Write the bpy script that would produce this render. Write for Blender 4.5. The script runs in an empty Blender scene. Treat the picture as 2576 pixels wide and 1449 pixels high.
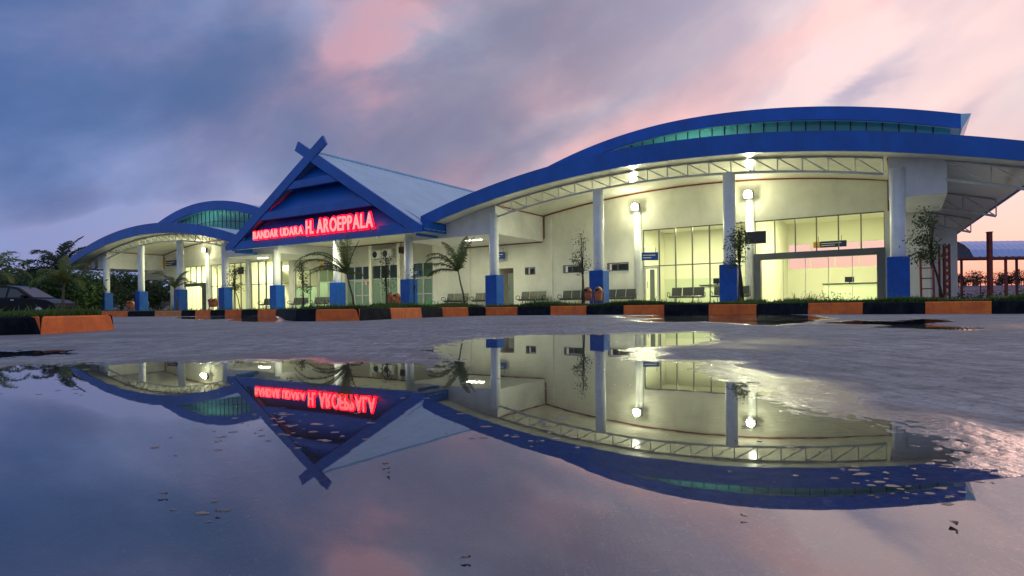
import bpy, math, random
import numpy as np
from mathutils import Vector, Matrix
R = math.radians
rng = random.Random(7)
scene = bpy.context.scene
COL = scene.collection

# ------------------------------------------------------------------ camera
CAMZ = 0.25
cam = bpy.data.cameras.new('camera')
camo = bpy.data.objects.new('camera', cam); COL.objects.link(camo)
cam.sensor_width = 36.0
cam.lens = 36.0 * 1550 / 2576
cam.shift_y = 46.5 / 2576
cam.clip_start = 0.02; cam.clip_end = 4000
camo.matrix_world = Matrix.Translation((0, 0, CAMZ)) @ Matrix.Rotation(R(90), 4, 'X') @ Matrix.Rotation(-0.012, 4, 'Z')
scene.camera = camo
scene.view_settings.view_transform = 'Standard'
scene.view_settings.look = 'None'
scene.view_settings.exposure = 0.33
scene.view_settings.gamma = 1.0
scene.cycles.use_denoising = True
scene.cycles.max_bounces = 7
scene.cycles.transparent_max_bounces = 12
scene.cycles.sample_clamp_indirect = 6.0
scene.cycles.caustics_reflective = False
scene.cycles.caustics_refractive = False
SUN_AZ = 0.75      # azimuth of the sunset, to the right of the view direction (+Y)

# ------------------------------------------------------------------ world: dusk sky with clouds
world = bpy.data.worlds.new('World'); scene.world = world; world.use_nodes = True
nt = world.node_tree; nt.nodes.clear()
class NB:
    def __init__(s, nt): s.nt = nt; s.n = nt.nodes; s.l = nt.links
    def new(s, t, **k):
        n = s.n.new(t)
        for a, b in k.items(): setattr(n, a, b)
        return n
    def put(s, sock, v):
        if hasattr(v, 'is_output') or isinstance(v, bpy.types.NodeSocket): s.l.new(v, sock)
        else: sock.default_value = v
    def m(s, op, a, b=0.0, c=None, clamp=False):
        n = s.new('ShaderNodeMath', operation=op); n.use_clamp = clamp
        s.put(n.inputs[0], a); s.put(n.inputs[1], b)
        if c is not None: s.put(n.inputs[2], c)
        return n.outputs[0]
    def mix(s, f, a, b):
        n = s.new('ShaderNodeMix', data_type='RGBA'); n.clamp_factor = True
        s.put(n.inputs[0], f)
        for k, v in ((6, a), (7, b)):
            s.put(n.inputs[k], v if not isinstance(v, tuple) else (*v[:3], 1))
        return n.outputs[2]
    def ramp(s, f, stops, interp='LINEAR'):
        n = s.new('ShaderNodeValToRGB'); cr = n.color_ramp; cr.interpolation = interp
        while len(cr.elements) < len(stops): cr.elements.new(0.5)
        for e, (p, c) in zip(cr.elements, stops):
            e.position = p; e.color = (*c, 1) if isinstance(c, tuple) else (c, c, c, 1)
        s.put(n.inputs[0], f); return n.outputs[0]
    def noise(s, vec, scale, detail=4, rough=0.55, dist=0.0):
        n = s.new('ShaderNodeTexNoise'); s.put(n.inputs['Vector'], vec)
        n.inputs['Scale'].default_value = scale; n.inputs['Detail'].default_value = detail
        n.inputs['Roughness'].default_value = rough; n.inputs['Distortion'].default_value = dist
        return n.outputs['Fac']
    def xyz(s, x, y, z):
        n = s.new('ShaderNodeCombineXYZ')
        for i, v in enumerate((x, y, z)): s.put(n.inputs[i], v)
        return n.outputs[0]
W = NB(nt)
tc = W.new('ShaderNodeTexCoord'); sp = W.new('ShaderNodeSeparateXYZ')
W.l.new(tc.outputs['Generated'], sp.inputs[0])
dx, dy, dz = sp.outputs
A = W.m('ARCTAN2', dx, dy)
hl = W.m('SQRT', W.m('ADD', W.m('MULTIPLY', dx, dx), W.m('MULTIPLY', dy, dy)))
E = W.m('DIVIDE', dz, W.m('MAXIMUM', hl, 0.001))
kk = W.m('MULTIPLY_ADD', W.m('COSINE', W.m('SUBTRACT', A, SUN_AZ)), 0.5, 0.5)
# cloud layer: project the direction on a plane overhead
den = W.m('ADD', W.m('MAXIMUM', dz, 0.0), 0.16)
px_ = W.m('DIVIDE', dx, den); py_ = W.m('DIVIDE', dy, den)
wa = R(-58); ca, sa = math.sin(wa), math.cos(wa)
along = W.m('ADD', W.m('MULTIPLY', px_, ca), W.m('MULTIPLY', py_, sa))
across = W.m('SUBTRACT', W.m('MULTIPLY', px_, sa), W.m('MULTIPLY', py_, ca))
ra = R(27)
qa = W.m('ADD', W.m('MULTIPLY', A, math.cos(ra)), W.m('MULTIPLY', E, math.sin(ra)))
qb = W.m('SUBTRACT', W.m('MULTIPLY', E, math.cos(ra)), W.m('MULTIPLY', A, math.sin(ra)))
# seamless version of the same slanted frame: wrap the azimuth on a cylinder
v0 = W.xyz(W.m('SINE', A), W.m('COSINE', A), qb)
v1 = W.xyz(W.m('MULTIPLY', qa, 1.9), W.m('MULTIPLY', qb, 2.9), 3.7)
v2 = W.xyz(W.m('MULTIPLY', qa, 1.7), W.m('MULTIPLY', qb, 4.4), 11.2)
n1 = W.noise(v1, 1.9, 5, 0.47, 0.15)
n2 = W.noise(v2, 1.9, 5, 0.50, 0.15)
n3 = W.noise(W.xyz(dx, dy, W.m('MULTIPLY', dz, 1.8)), 5.0, 5, 0.55, 0.3)
n4 = W.noise(W.xyz(dy, dx, W.m('MULTIPLY', dz, 1.6)), 2.2, 4, 0.5, 0.0)
# wobble the blob coordinates so that big cloud masses get ragged edges
Aw = W.m('ADD', A, W.m('MULTIPLY', W.m('SUBTRACT', n3, 0.5), 0.22))
Ew = W.m('ADD', E, W.m('MULTIPLY', W.m('SUBTRACT', n2, 0.5), 0.16))
def blob(x, y, rx, ry, rot=0.0, a=None, e=None):
    """soft elliptical cloud mass about a direction given as tangents of the view"""
    a0 = math.atan((x - 1288) / 1550) if a is None else a
    e0 = (771 - 0.012 * (x - 1288) - y) / 1550 * math.cos(a0) if e is None else e
    ux = W.m('SUBTRACT', Aw, a0); uy = W.m('SUBTRACT', Ew, e0)
    c, s_ = math.cos(rot), math.sin(rot)
    p = W.m('DIVIDE', W.m('ADD', W.m('MULTIPLY', ux, c), W.m('MULTIPLY', uy, s_)), rx / 1550)
    q = W.m('DIVIDE', W.m('SUBTRACT', W.m('MULTIPLY', uy, c), W.m('MULTIPLY', ux, s_)), ry / 1550)
    r2 = W.m('ADD', W.m('MULTIPLY', p, p), W.m('MULTIPLY', q, q))
    return W.m('EXPONENT', W.m('MULTIPLY', r2, -1.0))
def addm(*v):
    o = v[0]
    for x in v[1:]: o = W.m('ADD', o, x)
    return o
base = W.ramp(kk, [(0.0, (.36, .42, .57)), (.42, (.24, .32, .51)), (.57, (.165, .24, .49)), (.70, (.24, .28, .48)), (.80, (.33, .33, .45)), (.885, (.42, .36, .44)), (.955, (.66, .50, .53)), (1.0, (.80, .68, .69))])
dark = W.ramp(kk, [(0.0, (.10, .15, .28)), (.5, (.035, .095, .26)), (.68, (.06, .115, .26)), (.80, (.135, .155, .26)), (.90, (.19, .185, .275)), (1.0, (.36, .34, .46))])
pink = W.ramp(kk, [(0.0, (.24, .26, .40)), (.55, (.20, .21, .37)), (.70, (.42, .25, .32)), (.80, (.58, .30, .33)), (.88, (.80, .39, .37)), (1.0, (.96, .57, .53))])
dmask = addm(W.m('MULTIPLY', W.ramp(n1, [(.36, 0.0), (.68, 1.0)], 'EASE'), .85),
             W.m('MULTIPLY', blob(230, 225, 540, 135, 0.08), 1.25),
             W.m('MULTIPLY', blob(80, 300, 330, 80, 0.05), .35),
             W.m('MULTIPLY', blob(640, 120, 170, 110, 0.3), .55),
             W.m('MULTIPLY', blob(1640, 20, 290, 80, 0.25), 1.1),
             W.m('MULTIPLY', blob(1120, 315, 230, 85, 0.30), 1.5),
             W.m('MULTIPLY', blob(1310, 385, 180, 45, 0.3), 1.0),
             W.m('MULTIPLY', blob(1330, 90, 260, 90, 0.45), .95),
             W.m('MULTIPLY', blob(330, 525, 170, 34, 0.1), .30),
             W.m('MULTIPLY', blob(2050, 330, 500, 120, 0.4), -.55),
             W.m('MULTIPLY', blob(250, 600, 640, 95, 0.0), -.75),
             W.m('MULTIPLY', blob(880, 140, 360, 90, 0.72), -.9))
pmask = addm(W.m('MULTIPLY', W.ramp(n2, [(.46, 0.0), (.64, 1.0)]), .48),
             W.m('MULTIPLY', blob(880, 140, 360, 78, 0.72), 1.2),
             W.m('MULTIPLY', blob(1160, 432, 80, 34, 0.35), 1.0),
             W.m('MULTIPLY', blob(2000, 110, 380, 38, 0.45), .9),
             W.m('MULTIPLY', blob(1650, 330, 300, 42, 0.35), .85),
             W.m('MULTIPLY', blob(1850, 230, 260, 30, 0.45), .40),
             W.m('MULTIPLY', blob(600, 560, 260, 40, 0.2), .25))
lmask = addm(W.m('MULTIPLY', blob(1130, 185, 170, 55, 0.55), 1.1), W.m('MULTIPLY', blob(120, 560, 600, 110, 0), .55),
             W.m('MULTIPLY', W.ramp(n4, [(.46, 0.0), (.68, 1.0)]), .35))
light = W.ramp(kk, [(0, (.3, .36, .52)), (.6, (.23, .28, .51)), (.78, (.33, .36, .50)), (.86, (.40, .40, .50)), (1, (.84, .74, .74))])
def soft(x, g, top):
    return W.m('MULTIPLY', W.m('SUBTRACT', 1.0, W.m('EXPONENT', W.m('MULTIPLY', W.m('MAXIMUM', x, 0.0), -g))), top)
n5 = W.noise(W.xyz(W.m('MULTIPLY', qa, 2.4), W.m('MULTIPLY', qb, 4.2), 23.1), 3.1, 7, 0.58, 0.3)
tex = W.m('MULTIPLY_ADD', W.m('SUBTRACT', n5, .5), 1.5, 1.0)
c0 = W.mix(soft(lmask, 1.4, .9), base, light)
c1 = W.mix(soft(W.m('MULTIPLY', pmask, tex), 1.25, .95), c0, pink)
c2 = W.mix(soft(W.m('MULTIPLY', dmask, tex), 1.35, .97), c1, dark)
small = addm(W.m('MULTIPLY', blob(2195, 222, 95, 26, 0.85), 1.0), W.m('MULTIPLY', blob(2405, 266, 48, 24, 0.6), .75),
             W.m('MULTIPLY', blob(2290, 270, 60, 14, 0.2), .4), W.m('MULTIPLY', blob(2600, 350, 110, 20, 0.5), .45))
c3 = W.mix(W.m('MULTIPLY', small, .85, clamp=True), c2, (.26, .27, .43))
# afterglow along the horizon, wide around the sunset azimuth
dA = W.m('SUBTRACT', A, SUN_AZ)
glow = W.m('MULTIPLY', W.m('EXPONENT', W.m('MULTIPLY', W.m('MULTIPLY', dA, dA), -7.0)), W.m('EXPONENT', W.m('MULTIPLY', W.m('MAXIMUM', E, 0.0), -4.6)))
c4 = W.mix(W.m('MULTIPLY', glow, 1.0, clamp=True), c3, (.92, .66, .55))
glow2 = W.m('MULTIPLY', W.m('EXPONENT', W.m('MULTIPLY', W.m('MULTIPLY', dA, dA), -5.0)), W.m('EXPONENT', W.m('MULTIPLY', W.m('MAXIMUM', E, 0.0), -15.0)))
c5 = W.mix(W.m('MULTIPLY', glow2, 1.35, clamp=True), c4, (1.1, .36, .22))
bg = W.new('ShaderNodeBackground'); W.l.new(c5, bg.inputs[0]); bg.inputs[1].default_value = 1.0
sky = W.new('ShaderNodeTexSky', sky_type='NISHITA'); sky.sun_disc = False
sky.sun_elevation = R(-3.0); sky.sun_rotation = SUN_AZ
bg2 = W.new('ShaderNodeBackground'); W.l.new(sky.outputs[0], bg2.inputs[0]); bg2.inputs[1].default_value = 0.05
ad = W.new('ShaderNodeAddShader'); W.l.new(bg.outputs[0], ad.inputs[0]); W.l.new(bg2.outputs[0], ad.inputs[1])
wo = W.new('ShaderNodeOutputWorld'); W.l.new(ad.outputs[0], wo.inputs[0])
world.cycles.sampling_method = 'MANUAL'; world.cycles.sample_map_resolution = 512

# the last light of the sun, already at the horizon
sl = bpy.data.lights.new('sun', 'SUN'); sl.energy = 0.25; sl.angle = R(12); sl.color = (1, .62, .5)
so = bpy.data.objects.new('sun', sl); COL.objects.link(so)
sd_ = Vector((math.sin(SUN_AZ), math.cos(SUN_AZ), math.tan(R(3))))
so.rotation_euler = (-sd_).to_track_quat('-Z', 'Y').to_euler()

# ------------------------------------------------------------------ materials
MATS = {}
def mat(name, color, rough=.6, spec=.4, metal=0.0, var=.0, vscale=8, bump=0.0, bscale=40, emit=None, estr=0.0, col2=None, coat=0.0):
    if name in MATS: return MATS[name]
    m = bpy.data.materials.new(name); m.use_nodes = True; MATS[name] = m
    N = NB(m.node_tree); b = N.n['Principled BSDF']
    b.inputs['Base Color'].default_value = (*color, 1); b.inputs['Roughness'].default_value = rough
    b.inputs['Specular IOR Level'].default_value = spec; b.inputs['Metallic'].default_value = metal
    if coat: b.inputs['Coat Weight'].default_value = coat
    if var or col2 or bump:
        t = N.new('ShaderNodeTexCoord').outputs['Object']
    if var or col2:
        f = N.noise(t, vscale, 5, .6, .2)
        c2 = col2 or tuple(min(1, c * (1 - var)) for c in color)
        r = N.ramp(f, [(.36, 0.0), (.64, 1.0)])
        N.l.new(N.mix(r, color, c2), b.inputs['Base Color'])
    if bump:
        bn = N.new('ShaderNodeBump'); bn.inputs['Strength'].default_value = bump; bn.inputs['Distance'].default_value = .02
        N.l.new(N.noise(t, bscale, 4, .6), bn.inputs['Height']); N.l.new(bn.outputs[0], b.inputs['Normal'])
    if emit: b.inputs['Emission Color'].default_value = (*emit, 1); b.inputs['Emission Strength'].default_value = estr
    return m
def leafmat(name, c1, c2, trans=.35):
    m = bpy.data.materials.new(name); m.use_nodes = True; MATS[name] = m
    N = NB(m.node_tree); b = N.n['Principled BSDF']; out = N.n['Material Output']
    t = N.new('ShaderNodeTexCoord').outputs['Object']
    c = N.mix(N.ramp(N.noise(t, 3.5, 4, .6), [(.35, 0.0), (.65, 1.0)]), c1, c2)
    N.l.new(c, b.inputs['Base Color']); b.inputs['Roughness'].default_value = .5; b.inputs['Specular IOR Level'].default_value = .3
    tr = N.new('ShaderNodeBsdfTranslucent'); N.l.new(c, tr.inputs[0])
    mx = N.new('ShaderNodeMixShader'); mx.inputs[0].default_value = trans
    N.l.new(b.outputs[0], mx.inputs[1]); N.l.new(tr.outputs[0], mx.inputs[2]); N.l.new(mx.outputs[0], out.inputs[0])
    return m
def glassmat(name, tint, ior=1.5, haze=0.0, hcol=(.5, .6, .5)):
    """thin pane: see-through with Fresnel mirror; haze adds a frosted film"""
    m = bpy.data.materials.new(name); m.use_nodes = True; MATS[name] = m
    N = NB(m.node_tree); N.n.remove(N.n['Principled BSDF']); out = N.n['Material Output']
    tr = N.new('ShaderNodeBsdfTransparent'); tr.inputs[0].default_value = (*tint, 1)
    sh = tr.outputs[0]
    if haze:
        d = N.new('ShaderNodeBsdfDiffuse'); d.inputs[0].default_value = (*hcol, 1)
        t2 = N.new('ShaderNodeBsdfTranslucent'); t2.inputs[0].default_value = (*hcol, 1)
        a = N.new('ShaderNodeMixShader'); a.inputs[0].default_value = .55
        N.l.new(d.outputs[0], a.inputs[1]); N.l.new(t2.outputs[0], a.inputs[2])
        mx = N.new('ShaderNodeMixShader'); mx.inputs[0].default_value = haze
        N.l.new(sh, mx.inputs[1]); N.l.new(a.outputs[0], mx.inputs[2]); sh = mx.outputs[0]
    g = N.new('ShaderNodeBsdfGlossy'); g.inputs['Roughness'].default_value = .02
    fr = N.new('ShaderNodeFresnel'); fr.inputs[0].default_value = ior
    mx = N.new('ShaderNodeMixShader'); N.l.new(fr.outputs[0], mx.inputs[0])
    N.l.new(sh, mx.inputs[1]); N.l.new(g.outputs[0], mx.inputs[2]); N.l.new(mx.outputs[0], out.inputs[0])
    return m
def emitmat(name, color, s):
    m = bpy.data.materials.new(name); m.use_nodes = True; MATS[name] = m
    N = NB(m.node_tree); N.n.remove(N.n['Principled BSDF'])
    e = N.new('ShaderNodeEmission'); e.inputs[0].default_value = (*color, 1); e.inputs[1].default_value = s
    N.l.new(e.outputs[0], N.n['Material Output'].inputs[0]); return m

mat('blue_paint', (.006, .12, .53), .38, .4, var=.22, vscale=.7)
mat('blue_plinth', (.006, .085, .42), .5, .3, var=.25, vscale=3)
mat('white_wall', (.80, .79, .70), .65, .3, var=.10, vscale=1.2)
mat('white_panel', (.72, .72, .72), .45, .4, var=.12, vscale=1.5)
mat('white_column', (.78, .80, .82), .45, .4, var=.12, vscale=2.5)
mat('soffit', (.72, .71, .62), .13, .55, var=.08, vscale=.8)
mat('ceiling_white', (.78, .77, .66), .5, .3)
mat('steel_white', (.62, .63, .62), .4, .5, metal=.2, var=.15, vscale=6)
mat('roof_metal', (.44, .68, .84), .5, .4, metal=.1, var=.12, vscale=.6)
mat('red_trim', (.22, .05, .03), .6, .3)
mat('alu_grey', (.17, .175, .16), .4, .5, metal=.5, var=.15, vscale=3)
mat('alu_panel', (.10, .11, .12), .4, .5, metal=.35, var=.12, vscale=2)
mat('floor_tile', (.55, .54, .48), .18, .5, var=.1, vscale=1)
mat('interior_wall', (.80, .79, .66), .7, .3)
mat('interior_low', (.62, .68, .52), .6, .3)
mat('dark_interior', (.18, .22, .19), .7, .3)
mat('platform', (.36, .35, .33), .6, .4, var=.25, vscale=1.5, bump=.15)
mat('black_rubber', (.012, .012, .013), .6, .4)
mat('dark_metal', (.03, .032, .035), .35, .5, metal=.6)
mat('bench_metal', (.10, .105, .085), .4, .5, metal=.55, var=.3, vscale=12)
mat('bin_orange', (.42, .13, .05), .45, .4, var=.35, vscale=6)
mat('bin_frame', (.20, .08, .04), .5, .4)
mat('screen_black', (.01, .011, .012), .2, .5)
mat('sign_blue', (.01, .06, .30), .4, .4)
mat('sign_navy', (.015, .02, .12), .4, .4)
mat('sign_yellow', (.75, .42, .02), .4, .4)
mat('sign_white', (.8, .8, .8), .5, .3)
mat('sign_red', (.6, .05, .03), .5, .3)
mat('ac_white', (.65, .66, .64), .5, .4, var=.1)
mat('kerb_orange', (.95, .21, .03), .6, .35, col2=(.72, .14, .03), vscale=4.5, bump=.35, bscale=60)
mat('kerb_faded', (.80, .26, .06), .65, .3, col2=(.48, .22, .10), vscale=5, bump=.35, bscale=60)
mat('kerb_black', (.005, .007, .012), .75, .08, col2=(.018, .022, .028), vscale=5, bump=.35, bscale=60)
mat('soil', (.06, .06, .03), .9, .2, col2=(.03, .05, .015), vscale=3)
mat('bark', (.13, .095, .06), .85, .2, col2=(.06, .045, .03), vscale=20, bump=.5, bscale=30)
mat('palm_trunk', (.20, .17, .11), .8, .2, col2=(.10, .085, .05), vscale=14, bump=.4, bscale=20)
mat('red_steel', (.30, .045, .03), .5, .4, col2=(.17, .03, .025), vscale=6)
mat('car_black', (.008, .009, .012), .28, .22)
mat('car_glass', (.03, .038, .045), .06, .8)
mat('chrome', (.7, .7, .72), .15, .5, metal=1.0)
mat('lamp_housing', (.10, .10, .10), .4, .4, metal=.4)
mat('canopy_blue', (.46, .56, .88), .4, .5, metal=.1)
mat('terrain', (.07, .075, .04), .9, .2, col2=(.05, .07, .03), vscale=.05)
mat('hill', (.16, .13, .19), .95, .1, col2=(.13, .12, .16), vscale=.03)  # mauve of distant haze put into the ground colour
mat('leaf_litter', (.14, .05, .02), .6, .3)
mat('plastic_green', (.03, .45, .12), .4, .4)
mat('drum_blue', (.10, .30, .50), .45, .4, var=.2, vscale=5)
leafmat('grass_leaf', (.065, .15, .028), (.11, .17, .04))
leafmat('tree_leaf', (.045, .085, .022), (.08, .12, .035))
leafmat('far_leaf', (.03, .075, .032), (.085, .135, .038))
leafmat('palm_leaf', (.10, .16, .03), (.17, .19, .05))
leafmat('palm_dark', (.02, .04, .018), (.035, .055, .022))
leafmat('dusk_leaf', (.06, .035, .03), (.09, .05, .04), .5)
glassmat('glass_clear', (.93, .96, .90))
glassmat('glass_green', (.50, .66, .52))
glassmat('glass_frost', (.7, .85, .7), haze=.62, hcol=(.45, .66, .48))
glassmat('glass_cyan', (.22, .68, .76), ior=1.4, haze=.75, hcol=(.12, .55, .60))
emitmat('flood_lens', (1, .97, .72), 80)
emitmat('tube_light', (1, .98, .82), 8)
emitmat('halo_red', (1, .0012, .006), 9.0)  # halo around the letters, made as an emitting surface
emitmat('neon_face', (1, .22, .22), 1.5)

def streaks(name, c, amt, sc=(2.2, 2.2, .22), rot=0.0):
    m = MATS[name]; N = NB(m.node_tree); b = N.n['Principled BSDF']
    t = N.new('ShaderNodeTexCoord').outputs['Object']; mp = N.new('ShaderNodeMapping'); mp.inputs['Scale'].default_value = sc; N.l.new(t, mp.inputs[0])
    f = N.ramp(N.noise(mp.outputs[0], 1.6, 7, .65, .3), [(.50, 0.0), (.72, 1.0)])
    old = b.inputs['Base Color'].links[0].from_socket if b.inputs['Base Color'].links else tuple(b.inputs['Base Color'].default_value)[:3]
    N.l.new(N.mix(N.m('MULTIPLY', f, amt), old, c), b.inputs['Base Color'])
streaks('white_wall', (.55, .53, .42), .30, (1.1, 1.1, .3))
streaks('white_panel', (.48, .47, .45), .35, (1.1, 1.1, .3))
streaks('white_column', (.45, .46, .46), .5)
streaks('blue_paint', (.02, .07, .26), .55, (1.3, 1.3, .35))
streaks('blue_plinth', (.03, .06, .20), .6, (3, 3, 1.2))
streaks('soffit', (.52, .50, .42), .5, (.6, 1.2, 1))
streaks('kerb_orange', (.30, .09, .03), .40, (5, 5, 2.2))
streaks('kerb_black', (.035, .034, .034), .5, (5, 5, 2.2))
streaks('roof_metal', (.38, .58, .70), .5, (.5, 3, 1))

# ------------------------------------------------------------------ mesh helpers
class MB:
    def __init__(s): s.v = []; s.f = []
    def add(s, vs, fs):
        o = len(s.v); s.v += [tuple(p) for p in vs]; s.f += [tuple(i + o for i in f) for f in fs]; return s
    def box(s, x0, x1, y0, y1, z0, z1):
        vs = [(x, y, z) for z in (z0, z1) for y in (y0, y1) for x in (x0, x1)]
        return s.add(vs, [(0, 2, 3, 1), (4, 5, 7, 6), (0, 1, 5, 4), (2, 6, 7, 3), (0, 4, 6, 2), (1, 3, 7, 5)])
    def bevbox(s, x0, x1, y0, y1, z0, z1, b):
        """box with chamfered vertical and top edges"""
        def ring(i, z): return [(x0 + i + b, y0 + i, z), (x1 - i - b, y0 + i, z), (x1 - i, y0 + i + b, z), (x1 - i, y1 - i - b, z), (x1 - i - b, y1 - i, z), (x0 + i + b, y1 - i, z), (x0 + i, y1 - i - b, z), (x0 + i, y0 + i + b, z)]
        return s.loft([ring(0, z0), ring(0, z1 - b), ring(b, z1)], True)
    def loft(s, rings, cap=False):
        n = len(rings[0]); o = len(s.v)
        for r in rings: s.v += [tuple(p) for p in r]
        for i in range(len(rings) - 1):
            for j in range(n):
                a = o + i * n + j; b = o + i * n + (j + 1) % n
                s.f.append((a, b, b + n, a + n))
        if cap:
            s.f.append(tuple(o + j for j in range(n - 1, -1, -1)))
            s.f.append(tuple(o + (len(rings) - 1) * n + j for j in range(n)))
        return s
    def bar(s, p, q, w, h=None):
        """square bar between two points"""
        p, q = Vector(p), Vector(q); d = (q - p).normalized(); h = h or w
        up = Vector((0, 0, 1)) if abs(d.z) < .95 else Vector((1, 0, 0))
        a = d.cross(up).normalized() * w / 2; b = a.cross(d).normalized() * h / 2
        return s.loft([[c - a - b, c + a - b, c + a + b, c - a + b] for c in (p, q)], True)
    def tube(s, pts, rad, n=8, cap=True):
        rings = []; pts = [Vector(p) for p in pts]
        if not isinstance(rad, (list, tuple)): rad = [rad] * len(pts)
        for i, p in enumerate(pts):
            d = (pts[min(i + 1, len(pts) - 1)] - pts[max(i - 1, 0)]).normalized()
            up = Vector((0, 1, 0)) if abs(d.y) < .9 else Vector((1, 0, 0))
            a = d.cross(up).normalized(); b = d.cross(a).normalized()
            rings.append([p + (a * math.cos(t) + b * math.sin(t)) * rad[i] for t in [2 * math.pi * k / n for k in range(n)]])
        return s.loft(rings, cap)
    def prism(s, poly, y0, y1):
        """polygon in x,z pulled along y (poly anticlockwise seen from -y)"""
        n = len(poly); o = len(s.v)
        s.v += [(x, y0, z) for x, z in poly] + [(x, y1, z) for x, z in poly]
        s.f.append(tuple(range(o, o + n))); s.f.append(tuple(range(o + 2 * n - 1, o + n - 1, -1)))
        for j in range(n):
            k = (j + 1) % n; s.f.append((o + j, o + n + j, o + n + k, o + k))
        return s
    def dome(s, c, r, rz, n=12, m=5):
        rings = [[(c[0] + r * math.cos(a) * math.cos(e), c[1] + r * math.sin(a) * math.cos(e), c[2] + rz * math.sin(e)) for a in [2 * math.pi * k / n for k in range(n)]] for e in [math.pi / 2 * i / m * .98 for i in range(m + 1)]]
        return s.loft(rings, True)
    def obj(s, name, mt, parent=None, smooth=False, loc=None, rotz=0):
        me = bpy.data.meshes.new(name); me.from_pydata(s.v, [], s.f); me.update()
        me.materials.append(MATS[mt] if isinstance(mt, str) else mt)
        if smooth:
            me.polygons.foreach_set('use_smooth', [True] * len(me.polygons))
        o = bpy.data.objects.new(name, me); COL.objects.link(o)
        if parent: o.parent = parent
        if loc: o.location = loc
        if rotz: o.rotation_euler.z = rotz
        return o
def tag(o, label=None, cat=None, group=None, kind=None):
    for k, v in (('label', label), ('category', cat), ('group', group), ('kind', kind)):
        if v: o[k] = v
    return o
def thing(name, label, cat, loc=(0, 0, 0), rotz=0, group=None):
    o = bpy.data.objects.new(name, None); COL.objects.link(o); o.empty_display_size = .2
    o.location = loc; o.rotation_euler.z = rotz
    return tag(o, label, cat, group)
def copy_tree(o, parent=None):
    c = o.copy(); COL.objects.link(c); c.parent = parent
    for ch in o.children: copy_tree(ch, c)
    return c
def inst(src, name, parent, loc, rot=None):
    """another object that shares the mesh of src"""
    c = bpy.data.objects.new(name, src.data); COL.objects.link(c); c.parent = parent; c.location = loc
    if rot: c.rotation_euler = rot
    return c

# facade frame: s along the column line, m into the building, z up
C1 = Vector((-36.2335, 55.1289)); AL = R(32.74125)
U = Vector((math.cos(AL), -math.sin(AL))); Nn = Vector((math.sin(AL), math.cos(AL)))
def FW(s, m, z=0.0):
    p = C1 + U * s + Nn * m; return Vector((p.x, p.y, z))
F = 1550.0
def gpt(x, y, z=0.0):
    """ground point seen at a measured image position of the 2576 px wide photograph"""
    h = y - (771 - .012 * (x - 1288)); d = F * (CAMZ - z) / h
    return ((x - 1288) / F * d, d)
def at(x, d): return (x - 1288) / F * d
FLOOR = 0.25
Z0 = CAMZ   # heights measured from the camera level are given as Z0 + h

# ------------------------------------------------------------------ ground, parking lot and puddles
MB().add([(-1500, -600, -.06), (1500, -600, -.06), (1500, 2200, -.06), (-1500, 2200, -.06)], [(0, 1, 2, 3)]).obj('ground', 'terrain')['kind'] = 'structure'

P_main = [gpt(*p) for p in [(1181, 857), (1265, 850), (1350, 843), (1490, 842), (1625, 842), (1756, 835.5), (1784, 853), (1756, 866), (1640, 871), (1594, 878), (1612, 896), (1640, 905), (1780, 909.5), (1826, 913), (1845, 936), (1892, 952), (1957, 959), (2013, 987), (2060, 1020), (2153, 1043), (2270, 1057), (2387, 1095), (2480, 1123), (2576, 1183)]]
P_main += [(1.05, .78), (1.5, .5), (1.7, -.2), (1.2, -1.2), (-1.2, -1.4), (-3.0, -.6), (-4.6, 1.2), (-3.9, 2.6)]
P_main += [gpt(*p) for p in [(-150, 952), (0, 936), (70, 926), (140, 934), (225, 938), (290, 921), (370, 927), (440, 914), (520, 917), (600, 904), (690, 910), (770, 903), (850, 915), (900, 909), (976, 922), (1046, 933), (1093, 933), (1150, 925), (1168, 906), (1120, 895), (1110, 880), (1145, 866)]]
P_left = [gpt(*p) for p in [(-260, 888), (-60, 884), (120, 883), (250, 887), (130, 894), (0, 901), (-120, 908), (-260, 912)]]
P_kerb = [gpt(*p) for p in [(1555, 796), (1640, 794.5), (1660, 791.5), (1800, 790), (1960, 790), (2040, 794), (2075, 802), (2005, 812), (1960, 818), (1890, 817), (1850, 813.5), (1770, 809), (1700, 810), (1640, 809.5), (1600, 805), (1680, 801), (1570, 799)]]
P_right = [gpt(*p) for p in [(2060, 813.5), (2160, 806.5), (2260, 809), (2320, 802.5), (2375, 805.5), (2365, 811), (2300, 813), (2330, 818), (2400, 824), (2422, 830), (2300, 827), (2190, 822.5), (2250, 817), (2140, 816)]]
P_far = [gpt(*p) for p in [(448, 797.5), (520, 796), (600, 795), (690, 795), (697, 800), (700, 810), (640, 810.5), (575, 807), (590, 802), (500, 804.5), (450, 802)]]
PUD = [P_main, P_left, P_kerb, P_right, P_far]

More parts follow.
